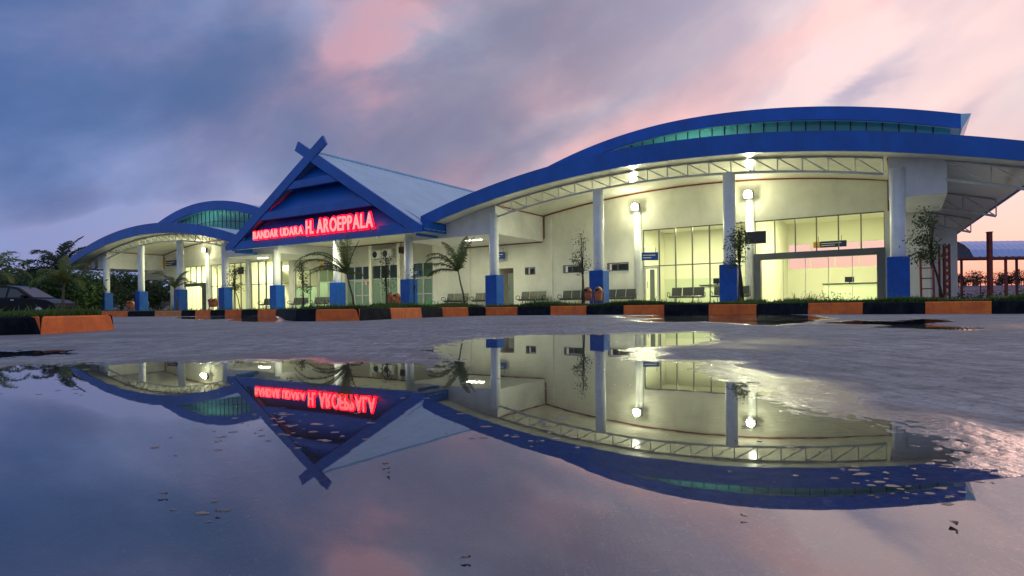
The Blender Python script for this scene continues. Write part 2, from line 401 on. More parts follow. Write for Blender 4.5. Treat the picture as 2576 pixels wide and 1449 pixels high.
def vnoise(x, y, seed):
    xi = np.floor(x).astype(np.int64); yi = np.floor(y).astype(np.int64); fx = x - xi; fy = y - yi
    def h(a, b):
        n = (a * 374761393 + b * 668265263 + seed * 982451653) & 0xffffffff
        n = ((n ^ (n >> 13)) * 1274126177) & 0xffffffff
        return ((n ^ (n >> 16)) & 0xffff) / 65535.0
    sx = fx * fx * (3 - 2 * fx); sy = fy * fy * (3 - 2 * fy)
    a = h(xi, yi) * (1 - sx) + h(xi + 1, yi) * sx; b = h(xi, yi + 1) * (1 - sx) + h(xi + 1, yi + 1) * sx
    return (a * (1 - sy) + b * sy) * 2 - 1
def sdf(x, y, poly):
    d = np.full(x.shape, 1e9); ins = np.zeros(x.shape, bool); n = len(poly)
    for i in range(n):
        ax, ay = poly[i]; bx, by = poly[(i + 1) % n]; ex, ey = bx - ax, by - ay
        t = np.clip(((x - ax) * ex + (y - ay) * ey) / (ex * ex + ey * ey + 1e-12), 0, 1)
        d = np.minimum(d, (x - ax - t * ex) ** 2 + (y - ay - t * ey) ** 2)
        c = ((ay > y) != (by > y)) & (x < (bx - ax) * (y - ay) / (by - ay + 1e-12) + ax)
        ins ^= c
    return np.where(ins, -1, 1) * np.sqrt(d)
ang = np.concatenate([np.linspace(-70, 70, 900), np.linspace(70, 290, 72)[1:-1]]) * math.pi / 180
rad = np.concatenate([[0.02], np.geomspace(.22, 62, 640)])
AA, RR = np.meshgrid(ang, rad); gx = RR * np.sin(AA); gy = RR * np.cos(AA)
sdm = sdf(gx, gy, P_main)
slope = .022 - .012 / (1 + np.exp((gx + .2) * 5)) / (1 + np.exp(-(gy - 2.2) * 5)) - .0120 / (1 + np.exp(-(gx - .15) * 7)) / (1 + np.exp((gy - 3.1) * 5))
big = np.clip(sdm * slope, -.014, .006)
oth = np.full(gx.shape, 9.0)
for P in PUD[1:]:
    s_ = sdf(gx, gy, P); oth = np.minimum(oth, s_)
hz = np.minimum(big, np.clip(oth * .012, -.010, .006))
near = np.minimum(sdm, oth)
amp = np.clip(1.25 - near * 1.1, .12, 1.0) * np.clip(9.0 / (RR + 4), .12, 1)
zone = 1 / (1 + np.exp(-(gx - .15) * 7)) / (1 + np.exp((gy - 3.1) * 5))
hz = hz + .0012 * zone + amp * (1 - .62 * zone) * (.0022 * vnoise(gx * 2.3, gy * 2.3, 1) + .0013 * vnoise(gx * 7, gy * 7, 2) + .0010 * vnoise(gx * 21, gy * 21, 3) + .0007 * vnoise(gx * 55, gy * 40, 4)) + np.where(slope < .016, .0011, .0003) * np.clip(1.2 - np.abs(near) * 2, 0, 1) * (vnoise(gx * 60, gy * 42, 14) + .6 * vnoise(gx * 120, gy * 90, 15))
deep = np.clip(-near / .5, 0, 1)
hz = hz - .003 * deep
co = np.stack([gx, gy, hz], -1).reshape(-1, 3); nr, na = gx.shape
ii = np.arange(nr - 1)[:, None] * na; jj = np.arange(na)[None, :]; jn = (jj + 1) % na
faces = np.stack([ii + jj, ii + na + jj, ii + na + jn, ii + jn], -1).reshape(-1, 4)
me = bpy.data.meshes.new('parking_lot')
me.vertices.add(len(co)); me.vertices.foreach_set('co', co.ravel())
me.loops.add(faces.size); me.loops.foreach_set('vertex_index', faces.ravel().astype(np.int32))
me.polygons.add(len(faces)); me.polygons.foreach_set('loop_start', np.arange(0, faces.size, 4, dtype=np.int32))
me.polygons.foreach_set('loop_total', np.full(len(faces), 4, np.int32)); me.polygons.foreach_set('use_smooth', np.ones(len(faces), bool))
at_ = me.attributes.new('damp', 'FLOAT', 'POINT')
def fbm(x, y, sd0):
    o = 0
    for k_, w_ in enumerate((.5, .27, .14, .09)):
        a_ = .6 + k_; o = o + w_ * vnoise((x * math.cos(a_) - y * math.sin(a_)) * 2.1 ** k_, (x * math.sin(a_) + y * math.cos(a_)) * 2.1 ** k_, sd0 + k_)
    return o
dampn = np.clip(1.0 - near / (.34 + .5 * fbm(gx * 1.6, gy * 1.6, 30)).clip(.12, 1), 0, 1)
dampn = np.maximum(dampn, np.clip(fbm(gx * .55 + 3, gy * .55, 40) * 2.2 - .25, 0, .8))
filmn = np.clip(1.0 - near / (.11 + .22 * fbm(gx * 2.3, gy * 2.3, 50)).clip(.03, .4), 0, 1)
me.attributes.new('film', 'FLOAT', 'POINT').data.foreach_set('value', filmn.astype(np.float32).ravel())
at_ = me.attributes['damp']
at_.data.foreach_set('value', dampn.astype(np.float32).ravel())
me.update(); me.validate()
m = bpy.data.materials.new('concrete'); m.use_nodes = True; MATS['concrete'] = m
N = NB(m.node_tree); b = N.n['Principled BSDF']
t = N.new('ShaderNodeTexCoord').outputs['Object']
da = N.new('ShaderNodeAttribute'); da.attribute_name = 'damp'
mp = N.new('ShaderNodeMapping'); mp.inputs['Rotation'].default_value[2] = R(-14); mp.inputs['Scale'].default_value = (26, 2.2, 1); N.l.new(t, mp.inputs[0])
mp2 = N.new('ShaderNodeMapping'); mp2.inputs['Rotation'].default_value[2] = R(-14); mp2.inputs['Scale'].default_value = (130, 7, 1); N.l.new(t, mp2.inputs[0])
fa = N.new('ShaderNodeAttribute'); fa.attribute_name = 'film'
film = N.ramp(fa.outputs['Fac'], [(.05, 0.0), (.5, 1.0)])
f5 = N.noise(t, 5.5, 8, .78, .4)
f1 = N.noise(t, 1.1, 5, .6); f2 = N.noise(t, 34, 4, .7); f3 = N.noise(mp.outputs[0], 1.0, 4, .6); f4 = N.noise(mp2.outputs[0], 1.0, 3, .6)
col = N.mix(N.ramp(f1, [(.35, 0.0), (.65, 1.0)]), (.42, .45, .46), (.30, .32, .335))
col = N.mix(N.m('MULTIPLY', N.ramp(f3, [(.42, 0.0), (.62, 1.0)]), .45), col, (.16, .165, .175))
col = N.mix(N.m('MULTIPLY', N.ramp(f2, [(.52, 0.0), (.70, 1.0)]), .75), col, (.10, .10, .11))
col = N.mix(N.m('MULTIPLY', N.ramp(f5, [(.42, 0.0), (.62, 1.0)]), .55), col, (.10, .10, .11))
vo = N.new('ShaderNodeTexVoronoi'); vo.inputs['Scale'].default_value = 6.0; N.l.new(t, vo.inputs['Vector'])
col = N.mix(N.m('MULTIPLY', N.m('LESS_THAN', vo.outputs['Distance'], .07), N.m('GREATER_THAN', f2, .5)), col, (.045, .035, .03))
wet = N.ramp(da.outputs['Fac'], [(.05, 0.0), (.55, 1.0)])
col = N.mix(N.m('MULTIPLY', wet, .55), col, (.12, .115, .12))
N.l.new(col, b.inputs['Base Color'])
N.l.new(N.m('SUBTRACT', N.m('SUBTRACT', .80, N.m('MULTIPLY', wet, .28)), N.m('MULTIPLY', film, .34)), b.inputs['Roughness']); N.l.new(N.m('MULTIPLY_ADD', film, .50, N.m('MULTIPLY_ADD', wet, .06, .05)), b.inputs['Specular IOR Level'])
bn = N.new('ShaderNodeBump'); bn.inputs['Strength'].default_value = .9; bn.inputs['Distance'].default_value = .006
hh = N.m('ADD', N.m('MULTIPLY', f2, 1.0), N.m('ADD', N.m('MULTIPLY', f3, .12), N.m('MULTIPLY', f4, .35)))
N.l.new(hh, bn.inputs['Height']); N.l.new(bn.outputs[0], b.inputs['Normal'])
me.materials.append(m)
lot = bpy.data.objects.new('parking_lot', me); COL.objects.link(lot); lot['kind'] = 'structure'

# water: a strong grazing mirror over the dark wet concrete
m = bpy.data.materials.new('water'); m.use_nodes = True; MATS['water'] = m
N = NB(m.node_tree); N.n.remove(N.n['Principled BSDF'])
g = N.new('ShaderNodeBsdfGlossy'); g.inputs['Roughness'].default_value = .012; g.inputs[0].default_value = (.90, .92, .97, 1)
tr = N.new('ShaderNodeBsdfTransparent'); tr.inputs[0].default_value = (.72, .74, .77, 1)
lw = N.new('ShaderNodeFresnel'); lw.inputs[0].default_value = 2.1
mx = N.new('ShaderNodeMixShader'); N.l.new(N.m('MULTIPLY_ADD', lw.outputs[0], .69, .17, clamp=True), mx.inputs[0])
N.l.new(tr.outputs[0], mx.inputs[1]); N.l.new(g.outputs[0], mx.inputs[2]); N.l.new(mx.outputs[0], N.n['Material Output'].inputs[0])
t = N.new('ShaderNodeTexCoord').outputs['Object']
bn = N.new('ShaderNodeBump'); bn.inputs['Strength'].default_value = .012; bn.inputs['Distance'].default_value = .01
N.l.new(N.noise(t, 5, 3, .5), bn.inputs['Height']); N.l.new(bn.outputs[0], g.inputs['Normal']); N.l.new(bn.outputs[0], lw.inputs['Normal'])
names = ['wide puddle mirroring the terminal in the foreground', 'narrow dark puddle left of the wide foreground puddle', 'puddle lying against the kerb below the right hall', 'streaky puddle in front of the right end of the kerb', 'far puddle at the kerb corner on the left']
for P, nm in zip(PUD, names):
    xs = [p[0] for p in P]; ys = [p[1] for p in P]; g_ = .25
    o = MB().add([(min(xs) - g_, min(ys) - g_, 0), (max(xs) + g_, min(ys) - g_, 0), (max(xs) + g_, max(ys) + g_, 0), (min(xs) - g_, max(ys) + g_, 0)], [(0, 1, 2, 3)]).obj('puddle', 'water')
    tag(o, label=nm, kind='structure')

# ------------------------------------------------------------------ kerbs and grass islands
def stone(parent, p, q, h, mt, w=.17, batter=.03, inward=1):
    """one painted kerb block from p to q; the lot lies on its right hand"""
    p, q = Vector(p), Vector(q); d = (q - p).normalized(); n = Vector((-d.y, d.x)) * inward
    a = p + d * .006; c = q - d * .006; mb = MB(); b = .018
    prof = [(0, -.04), (batter, h - b), (batter + b, h), (w - b, h), (w, h - b), (w, -.04)]
    mb.loft([[(e.x + n.x * u, e.y + n.y * u, z) for u, z in prof] for e in (a, c)], True)
    return mb.obj('kerb_stone', mt, parent)
marks = [152, 217, 242, 320, 388, 455, 490, 528, 564.5, 606, 647, 693]
def farz(x): return 27.6 + (x - 242) / (693 - 242) * (24.0 - 27.6)
KL = [(at(x, farz(x)), farz(x)) for x in marks]
KF = [(-8.4, 22.1), (-7.6, 20.1), (-6.8, 18.1), (-6.0, 16.1), (-5.2, 14.1), (-4.32, 12.25)]
KN = [(-3.84, 12.02), (-2.99, 12.08), (-2.62, 13.4), (-2.14, 14.7), (-1.76, 15.75), (-1.16, 16.6), (-.74, 17.1), (.15, 17.0), (1.02, 16.5), (1.95, 16.2), (2.86, 15.85), (3.8, 15.4), (4.76, 14.95), (5.69, 14.35), (6.40, 13.35), (7.14, 12.55), (8.04, 12.0), (8.84, 11.35), (9.75, 10.85), (10.7, 10.4), (11.7, 9.95), (12.7, 9.5)]
KX = [(-33, 30.8), (-30.6, 30.3), (-28.2, 29.8), (-25.6, 29.3), (-23, 28.7)] 
KP = KX + KL + KF + KN
cols_ = ['kerb_black', 'kerb_orange', 'kerb_black', 'kerb_orange', 'kerb_black'] + ['kerb_orange', 'kerb_black', 'kerb_orange', 'kerb_black', 'kerb_faded', 'kerb_black', 'kerb_orange', 'kerb_black', 'kerb_orange', 'kerb_black', 'kerb_orange'] + ['kerb_black'] * 7
i0 = len(KX) + len(KL) + len(KF)      # from KN[0] on: orange first
kb = thing('kerb', None, None); kb['kind'] = 'structure'
for i in range(len(KP) - 1):
    if i < len(cols_): c = cols_[i]
    else: c = 'kerb_orange' if (i - i0) % 2 == 0 else 'kerb_black'
    stone(kb, KP[i], KP[i + 1], .245 + .006 * math.sin(i * 2.1), c)
BACK = [(12.9, 14.6), (8, 18.0), (3, 21.4), (-3, 24.6), (-10, 28.0), (-20, 31.4), (-33, 33.5)]
poly = [(x, y) for x, y in KP] + BACK
def inside(p, poly):
    x, y = p; r = False; n = len(poly)
    for i in range(n):
        ax, ay = poly[i]; bx, by = poly[(i + 1) % n]
        if (ay > y) != (by > y) and x < (bx - ax) * (y - ay) / (by - ay) + ax: r = not r
    return r
def inset(poly, d):
    out = []; n = len(poly)
    for i in range(n):
        a, b_, c = Vector(poly[i - 1]), Vector(poly[i]), Vector(poly[(i + 1) % n])
        n1_ = (b_ - a).normalized(); n2_ = (c - b_).normalized()
        v = Vector((-n1_.y - n2_.y, n1_.x + n2_.x))
        out.append(tuple(b_ + (v.normalized() if v.length > 1e-6 else Vector((0, 0))) * d))
    return out
ip = inset(poly, .15)
def island(name, ip, h):
    n = len(ip)
    o = MB().add([(x, y, h) for x, y in ip] + [(x, y, -.04) for x, y in ip], [tuple(range(n))] + [(i, i + n, (i + 1) % n + n, (i + 1) % n) for i in range(n)]).obj(name, 'soil')
    o['kind'] = 'structure'
island('grass_island', ip, .225)
# small island end on the left
NK = [(-13.4, 6.10), (-12.1, 6.12), (-10.9, 6.16), (-9.7, 6.22), (-8.4, 6.30), (-7.1, 6.42), (-5.62, 6.58), (-5.17, 6.76), (-5.19, 8.05), (-5.75, 8.35), (-7.0, 8.5), (-8.3, 8.6), (-9.6, 8.7), (-11, 8.8), (-13.4, 8.9)]
kb2 = thing('kerb', None, None); kb2['kind'] = 'structure'
for i in range(len(NK) - 1):
    c = 'kerb_orange' if i == 7 else ('kerb_black' if i in (5, 6, 8) or i % 2 else 'kerb_orange')
    stone(kb2, NK[i], NK[i + 1], .203, c)
ip2 = inset(NK, .15)
island('grass_island', ip2, .185)

def grass(name, polyg, h, n, hmin, hmax, edge=None, lab=''):
    r = np.random.default_rng(5); xs = [p[0] for p in polyg]; ys = [p[1] for p in polyg]
    V = []; Fc = []; cnt = 0
    while cnt < n:
        if edge and rng.random() < .70:
            k = rng.randrange(len(edge) - 1); a, c = Vector(edge[k]), Vector(edge[k + 1]); d = (c - a)
            nn = Vector((-d.y, d.x)).normalized(); q = a + d * rng.random() + nn * (.10 + rng.random() ** 1.5 * 1.3)
            x, y = q
        else:
            x = rng.uniform(min(xs), max(xs)); y = rng.uniform(min(ys), max(ys))
        if not inside((x, y), polyg): continue
        clump = .55 + .75 * (.5 + .5 * math.sin(x * 1.9 + math.sin(y * 1.3) * 2)) * (.5 + .5 * math.sin(y * 2.3 + x * .7))
        hh_ = rng.uniform(hmin, hmax) * clump * (1.9 if rng.random() < .015 else 1)
        w = rng.uniform(.005, .011) * (1.0 + y * .05); a = rng.uniform(0, 2 * math.pi); ln = rng.uniform(.1, .8) * hh_; la = rng.uniform(0, 6.28)
        cx, sx = math.cos(a) * w, math.sin(a) * w; lx, ly = math.cos(la) * ln, math.sin(la) * ln
        o = len(V)
        V += [(x - cx, y - sx, h), (x + cx, y + sx, h), (x + cx * .7 + lx * .35, y + sx * .7 + ly * .35, h + hh_ * .6), (x - cx * .7 + lx * .35, y - sx * .7 + ly * .35, h + hh_ * .6), (x + lx, y + ly, h + hh_ * (1 - .25 * ln / hh_))]
        Fc += [(o, o + 1, o + 2, o + 3), (o + 3, o + 2, o + 4)]; cnt += 1
    mb = MB(); mb.v = V; mb.f = Fc; ob = mb.obj(name, 'grass_leaf'); tag(ob, lab, 'grass', kind='stuff')
grass('grass', ip, .225, 75000, .05, .15, edge=KN + [(13, 9.4)], lab='short green grass on the long island behind the kerb')
grass('grass', ip2, .185, 12000, .05, .11, edge=NK[4:11], lab='short green grass on the small island at the left')

# ------------------------------------------------------------------ terminal building
T = thing('airport_terminal', 'white airport terminal with two blue arched roofs and a pointed entrance gable', 'building', FW(0, 0, 0), -AL)
MF = -1.2
CEN = {'L': 9.0, 'R': 51.0}
def ztop(d): return Z0 + 6.92 - .0115 * d * d
def zbot(d): return Z0 + 6.12 - .0105 * d * d
def zsof(d): return zbot(d) + .05
def zchord(d): return Z0 + 5.60 - .0115 * d * d
RNG = {'L': (-14.4, 13.0), 'R': (-13.0, 13.25)}
def xs_(side, d, m):
    c = CEN[side]
    if side == 'R' and d > 0: return c + d - .058 * (m + 1.2) * d / 13.25
    return c + d
DEPTH = 29.0
CLR = []
for side in 'LR':
    d0, d1 = RNG[side]; c = CEN[side]; n = 40
    ds = [d0 + (d1 - d0) * i / n for i in range(n + 1)]
    mb = MB()   # fascia plate
    for y in (MF, MF + .10):
        mb.v += [(xs_(side, d, y), y, ztop(d)) for d in ds] + [(xs_(side, d, y), y, zbot(d)) for d in ds]
    k = n + 1
    for i in range(n):
        mb.f += [(k + i, k + i + 1, i + 1, i), (2 * k + i, 2 * k + i + 1, 3 * k + i + 1, 3 * k + i), (i, i + 1, 2 * k + i + 1, 2 * k + i), (k + i + 1, k + i, 3 * k + i, 3 * k + i + 1)]
    mb.f += [(0, 2 * k, 3 * k, k), (n, k + n, 3 * k + n, 2 * k + n)]
    mb.obj('fascia', 'blue_paint', T)
    mb = MB()   # side eave board along the outer edge
    de = d0 if side == 'L' else d1; sgn = -1 if side == 'L' else 1
    rr = []
    for y in (MF + .10, DEPTH):
        x = xs_(side, de, y); rr.append([(x, y, zbot(de) + .0), (x + sgn * .08, y, zbot(de)), (x + sgn * .08, y, ztop(de)), (x, y, ztop(de))])
    mb.loft(rr, True).obj('eave_board', 'blue_paint', T)
    # roof sheet on top and soffit underneath
    mt_ = MB(); msf = MB(); my = [MF + .10, 5, 12, 20, DEPTH]
    for y in my:
        mt_.v += [(xs_(side, d, y), y, ztop(d) - .06) for d in ds]; msf.v += [(xs_(side, d, y), y, zsof(d)) for d in ds]
    for j in range(len(my) - 1):
        for i in range(n):
            a = j * k + i; mt_.f.append((a, a + 1, a + k + 1, a + k)); msf.f.append((a + 1, a, a + k, a + k + 1))
    mt_.obj('roof_sheet', 'roof_metal', T, True); msf.obj('soffit', 'soffit', T, True)
    # upper clerestory roof
    um, zc, kn, kp, uh, dep = (3.7, Z0 + 9.37, .0215, .0205, 9.6, .78) if side == 'L' else (4.7, Z0 + 9.52, .0195, .0142, 11.2, .60)
    ds2 = [-uh + 2 * uh * i / n for i in range(n + 1)]
    ut = lambda d: zc - (kn if d < 0 else kp) * d * d
    ub = lambda d: ut(d) - dep
    mb = MB()
    for y in (um, um + .12):
        mb.v += [(c + d, y, ut(d)) for d in ds2] + [(c + d, y, ub(d)) for d in ds2]
    for i in range(n):
        mb.f += [(k + i, k + i + 1, i + 1, i), (2 * k + i, 2 * k + i + 1, 3 * k + i + 1, 3 * k + i), (i, i + 1, 2 * k + i + 1, 2 * k + i), (k + i + 1, k + i, 3 * k + i, 3 * k + i + 1)]
    mb.f += [(0, 2 * k, 3 * k, k), (n, k + n, 3 * k + n, 2 * k + n)]
    mb.obj('fascia', 'blue_paint', T)
    for e in (-1, 1):   # flared end boards of the upper roof
        x = c + e * uh
        MB().loft([[(x, um, ub(e * uh)), (x + e * .05, um, ub(e * uh)), (x + e * .35, um, ut(e * uh) - .05), (x, um, ut(e * uh))], [(x, 22, ub(e * uh)), (x + e * .05, 22, ub(e * uh)), (x + e * .35, 22, ut(e * uh) - .05), (x, 22, ut(e * uh))]], True).obj('eave_board', 'roof_metal', T)
    mt_ = MB(); msf = MB()
    for y in (um + .12, 22):
        mt_.v += [(c + d, y, ut(d) - .05) for d in ds2]; msf.v += [(c + d, y, ub(d) + .06) for d in ds2]
    for i in range(n):
        mt_.f.append((i, i + 1, i + k + 1, i + k)); msf.f.append((i + 1, i, i + k, i + k + 1))
    mt_.obj('roof_sheet', 'roof_metal', T, True); msf.obj('soffit', 'white_panel', T, True)
    # cyan glazing with its steel frame between the two roofs
    cg = bpy.data.objects.new('clerestory', None); COL.objects.link(cg); cg.parent = T
    gm = um + .55; step = .62; x = -uh + .4
    while x < uh - .9:
        if ub(x) - ztop(x) < .12 or ub(x + step) - ztop(x + step) < .12:
            x += step; continue
        lo0, lo1 = ztop(x) - .05, ztop(x + step) - .05; hi0, hi1 = ub(x) + .06, ub(x + step) + .06
        MB().add([(c + x, gm, lo0), (c + x + step - .03, gm, lo1), (c + x + step - .03, gm, hi1), (c + x, gm, hi0)], [(0, 1, 2, 3)]).obj('pane', 'glass_cyan', cg)
        MB().bar((c + x - .015, gm, lo0), (c + x - .015, gm, hi0), .05).obj('mullion', 'dark_metal', cg)
        x += step
    for hfrac in (.45,):
        pts = [(c + d, gm - .02, ztop(d) * (1 - hfrac) + ub(d) * hfrac) for d in [-6.5 + 13 * i / 24 for i in range(25)]]
        MB().tube(pts, .025, 6).obj('rail', 'dark_metal', cg)
    CLR.append((c, um))
    # truss of the clerestory behind the glass
    x = -6.3; j = 0
    while x < 6.2:
        MB().bar((c + x, gm + .5, ztop(x) + (0 if j % 2 else .9)), (c + x + 1.25, gm + .5, ztop(x + 1.25) + (.9 if j % 2 else 0)), .07).obj('brace', 'dark_metal', cg); x += 1.25; j += 1
    MB().add([(c - 8.5, 13, Z0 + 5.4), (c + 8.5, 13, Z0 + 5.4), (c + 8.5, 13, Z0 + 7.9), (c - 8.5, 13, Z0 + 7.9)], [(0, 1, 2, 3)]).obj('back_panel', 'interior_wall', cg)

# trusses below the soffit
def truss(side, dA_, dB_, m, panel=.92, mt='steel_white', flip=False):
    t = bpy.data.objects.new('truss', None); COL.objects.link(t); t.parent = T
    n = max(2, round((dB_ - dA_) / panel)); ds = [dA_ + (dB_ - dA_) * i / n for i in range(n + 1)]
    MB().tube([(xs_(side, d, m), m, zchord(d)) for d in ds], .055, 8).obj('chord', mt, t, True)
    MB().tube([(xs_(side, d, m), m, zsof(d) - .04) for d in ds], .04, 8).obj('chord', mt, t, True)
    for i in range(n):
        a, b2 = ds[i], ds[i + 1]
        MB().tube([(xs_(side, b2, m), m, zchord(b2)), (xs_(side, b2, m), m, zsof(b2) - .04)], .026, 6).obj('strut', mt, t)
        MB().tube([(xs_(side, b2, m), m, zchord(b2)), (xs_(side, a, m), m, zsof(a) - .04)], .026, 6).obj('strut', mt, t)
truss('R', -8.8, 8.6, 0); truss('L', -8.9, 8.9, 0)
truss('R', 10.5, 13.1, 0, 1.1)
for m in (7, 14, 21): truss('R', 9.4, 13.0, m, 1.2)
truss('L', -14.2, -10.6, 0, 1.2)

# columns with blue plinths
for k in range(11):
    s = 6.0 * k
    if s <= 18: top = zchord(s - 9) if abs(s - 9) < 8.95 else Z0 + 4.3
    elif s >= 42: top = zchord(s - 51) if abs(s - 51) < 8.95 else Z0 + 4.6
    else: top = Z0 + 4.5
    if s in (0., 18., 42., 60.): top = Z0 + 4.9
    if s == 24. or s == 36.: top = Z0 + 4.05
    MB().tube([(s, 0, FLOOR), (s, 0, top)], .25, 24).obj('column', 'white_column', T, True)
    w = .36
    MB().bevbox(s - w, s + w, -w, w, .05, Z0 + 1.648, .025).obj('column_base', 'blue_plinth', T)

# boxed bulkheads that close the arches beside the entrance and at the ends
def bulkhead(s0, s1, side, zb, m1=4.95, face='white_panel'):
    n = 14; ss = [s0 + (s1 - s0) * i / n for i in range(n + 1)]; c = CEN[side]
    top = [(s, zsof(max(min(s - c, 13.2), -14.3)) - .015) for s in ss]
    MB().prism([(s0, zb), (s1, zb)] + top[::-1], -.02, m1).obj('bulkhead', face, T)
bulkhead(18.0, 22.2, 'L', Z0 + 3.84); bulkhead(37.8, 42.12, 'R', Z0 + 3.84)
bulkhead(-1.6, .1, 'L', Z0 + 3.84); bulkhead(59.72, 61.5, 'R', Z0 + 3.84)
MB().box(22.2, 24.25, -.02, 4.95, Z0 + 3.84, Z0 + 4.55).obj('bulkhead', 'white_panel', T)
MB().box(35.75, 37.8, -.02, 4.95, Z0 + 3.84, Z0 + 4.55).obj('bulkhead', 'white_panel', T)
# entrance ceiling
MB().box(22.25, 37.75, -1.8, 12, Z0 + 4.56, Z0 + 4.66).obj('ceiling', 'ceiling_white', T)

# floor platform
MB().bevbox(-6, 66, -3.2, 30, -.05, FLOOR, .03).obj('platform', 'platform', T)
MB().box(-3.5, 61.5, -1.5, 28, FLOOR + .001, FLOOR + .006).obj('floor', 'floor_tile', T)

# wall with openings
WM = 5.0
def wall(s0, s1, z0, z1, openings, m0=WM, m1=WM + .2, mt='white_wall', name='wall'):
    xs = sorted(set([s0, s1] + [v for o in openings for v in o[:2]])); zs = sorted(set([z0, z1] + [v for o in openings for v in o[2:]]))
    mb = MB()
    for i in range(len(xs) - 1):
        run = None
        for j in range(len(zs) - 1):
            cx, cz = (xs[i] + xs[i + 1]) / 2, (zs[j] + zs[j + 1]) / 2
            hole = any(o[0] < cx < o[1] and o[2] < cz < o[3] for o in openings)
            if not hole:
                if run is None: run = [zs[j], zs[j + 1]]
                else: run[1] = zs[j + 1]
            if hole and run: mb.box(xs[i], xs[i + 1], m0, m1, *run); run = None
        if run: mb.box(xs[i], xs[i + 1], m0, m1, *run)
    return mb.obj(name, mt, T)
H4 = Z0 + 4.03; H3 = Z0 + 3.06
openR = [(48.3, 53.58, FLOOR, H4), (54.02, 59.45, FLOOR, H4), (40.88, 41.5, Z0 + 1.94, Z0 + 2.31), (43.48, 44.62, Z0 + 1.94, Z0 + 2.31), (46.26, 47.44, Z0 + 1.94, Z0 + 2.31), (38.95, 40.0, FLOOR, Z0 + 2.36)]
openC = [(25.3, 27.75, FLOOR, H3), (27.95, 30.45, FLOOR, H3), (31.85, 33.6, FLOOR, H3), (19.45, 22.05, FLOOR, H3), (22.25, 24.2, FLOOR, H3)]
openL = [(3.7, 7.25, FLOOR, H4), (7.9, 13.12, FLOOR, H4), (13.7, 18.7, FLOOR, H4)]
wall(24.2, 61.0, FLOOR, Z0 + 4.50, openR + openC)
wall(1.2, 24.2, FLOOR, Z0 + 4.50, openL + openC)
wall(-4.0, 1.2, Z0 + 3.05, Z0 + 4.50, [])
for side, s0, s1 in (('L', -4.0, 21.6), ('R', 38.4, 61.0)):   # gable part of the wall up to the arch
    ss = [s0 + (s1 - s0) * i / 24 for i in range(25)]
    MB().prism([(s0, Z0 + 4.5), (s1, Z0 + 4.5)] + [(s, zsof(s - CEN[side]) - .01) for s in ss[::-1]], WM, WM + .2).obj('wall', 'white_wall', T)
    a0, a1 = (42.2, 59.6) if side == 'R' else (.2, 17.9)
    ss = [a0 + (a1 - a0) * i / 24 for i in range(25)]
    MB().tube([(s, WM - .03, zsof(s - CEN[side]) - .04) for s in ss], .035, 6).obj('trim', 'red_trim', T)
    for s in (a0, a1): MB().bar((s, WM - .03, Z0 + 4.0), (s, WM - .03, zsof(s - CEN[side]) - .04), .05).obj('trim', 'red_trim', T)
MB().bar((24.3, WM - .03, Z0 + 4.52), (35.7, WM - .03, Z0 + 4.52), .06).obj('trim', 'red_trim', T)
MB().bar((36, WM - .03, Z0 + 3.80), (42.1, WM - .03, Z0 + 3.80), .05).obj('trim', 'red_trim', T)
for s in (42.14, 17.98, 59.70, .12):
    MB().bar((s, .02, zsof(8.85) - .03), (s, WM - .05, zsof(8.85) - .03), .05).obj('trim', 'red_trim', T)
# shallow pilasters and round wall columns
for s, z1 in ((36.6, Z0 + 3.76), (30.6, Z0 + 4.48), (27.85, Z0 + 4.48), (25.1, Z0 + 4.48), (19.2, Z0 + 4.4), (42.6, Z0 + 5.2), (24.25, Z0 + 4.48)):
    MB().box(s - .13, s + .13, WM - .09, WM - .002, FLOOR, z1).obj('pilaster', 'white_wall', T)
for s in (48.03, 53.81, 7.58, 13.4):
    MB().tube([(s, WM - .03, FLOOR), (s, WM - .03, Z0 + 5.35)], .21, 20).obj('pilaster', 'white_column', T, True)
# recess behind the narrow door and its dark leaf
wall(38.9, 40.05, FLOOR, Z0 + 2.45, [], WM + 1.6, WM + 1.7)
MB().box(38.75, 38.93, WM + .2, WM + 1.6, FLOOR, Z0 + 2.45).obj('wall', 'white_wall', T)
d_ = bpy.data.objects.new('door', None); COL.objects.link(d_); d_.parent = T
MB().box(39.55, 39.98, WM + .08, WM + .14, FLOOR + .01, Z0 + 2.05).obj('door_leaf', 'dark_interior', d_)
MB().bar((39.62, WM + .05, FLOOR + 1.0), (39.62, WM + .05, FLOOR + 1.25), .03).obj('handle', 'chrome', d_)

# glazed fronts
def glazing(s0, s1, n, z1, trans=None, low='glass_clear', up='glass_clear', m=WM + .08, mw=.05, portal=None, fmt='alu_grey'):
    g = bpy.data.objects.new('window_wall', None); COL.objects.link(g); g.parent = T
    xs = [s0 + (s1 - s0) * i / n for i in range(n + 1)]
    for i, x in enumerate(xs):
        MB().box(x - mw / 2, x + mw / 2, m - .05, m + .05, FLOOR if not portal or i in (0, n) else portal, z1).obj('mullion', fmt, g)
    MB().box(s0, s1, m - .055, m + .055, z1 - .05, z1 + .01).obj('transom', fmt, g)
    if trans: MB().box(s0, s1, m - .04, m + .04, trans - .025, trans + .025).obj('transom', fmt, g)
    for i in range(n):
        a, b2 = xs[i] + mw / 2, xs[i + 1] - mw / 2; zl = trans or (portal if portal else FLOOR)
        MB().add([(a, m, zl), (b2, m, zl), (b2, m, z1 - .05), (a, m, z1 - .05)], [(0, 1, 2, 3)]).obj('pane', up, g)
        if trans: MB().add([(a, m, FLOOR + .02), (b2, m, FLOOR + .02), (b2, m, trans - .025), (a, m, trans - .025)], [(0, 1, 2, 3)]).obj('pane', low, g)
    return g
glazing(48.3, 53.58, 6, H4, Z0 + 2.07)
glazing(54.02, 59.45, 6, H4, None, portal=Z0 + 2.30)
glazing(7.9, 13.12, 6, H4, Z0 + 2.12)
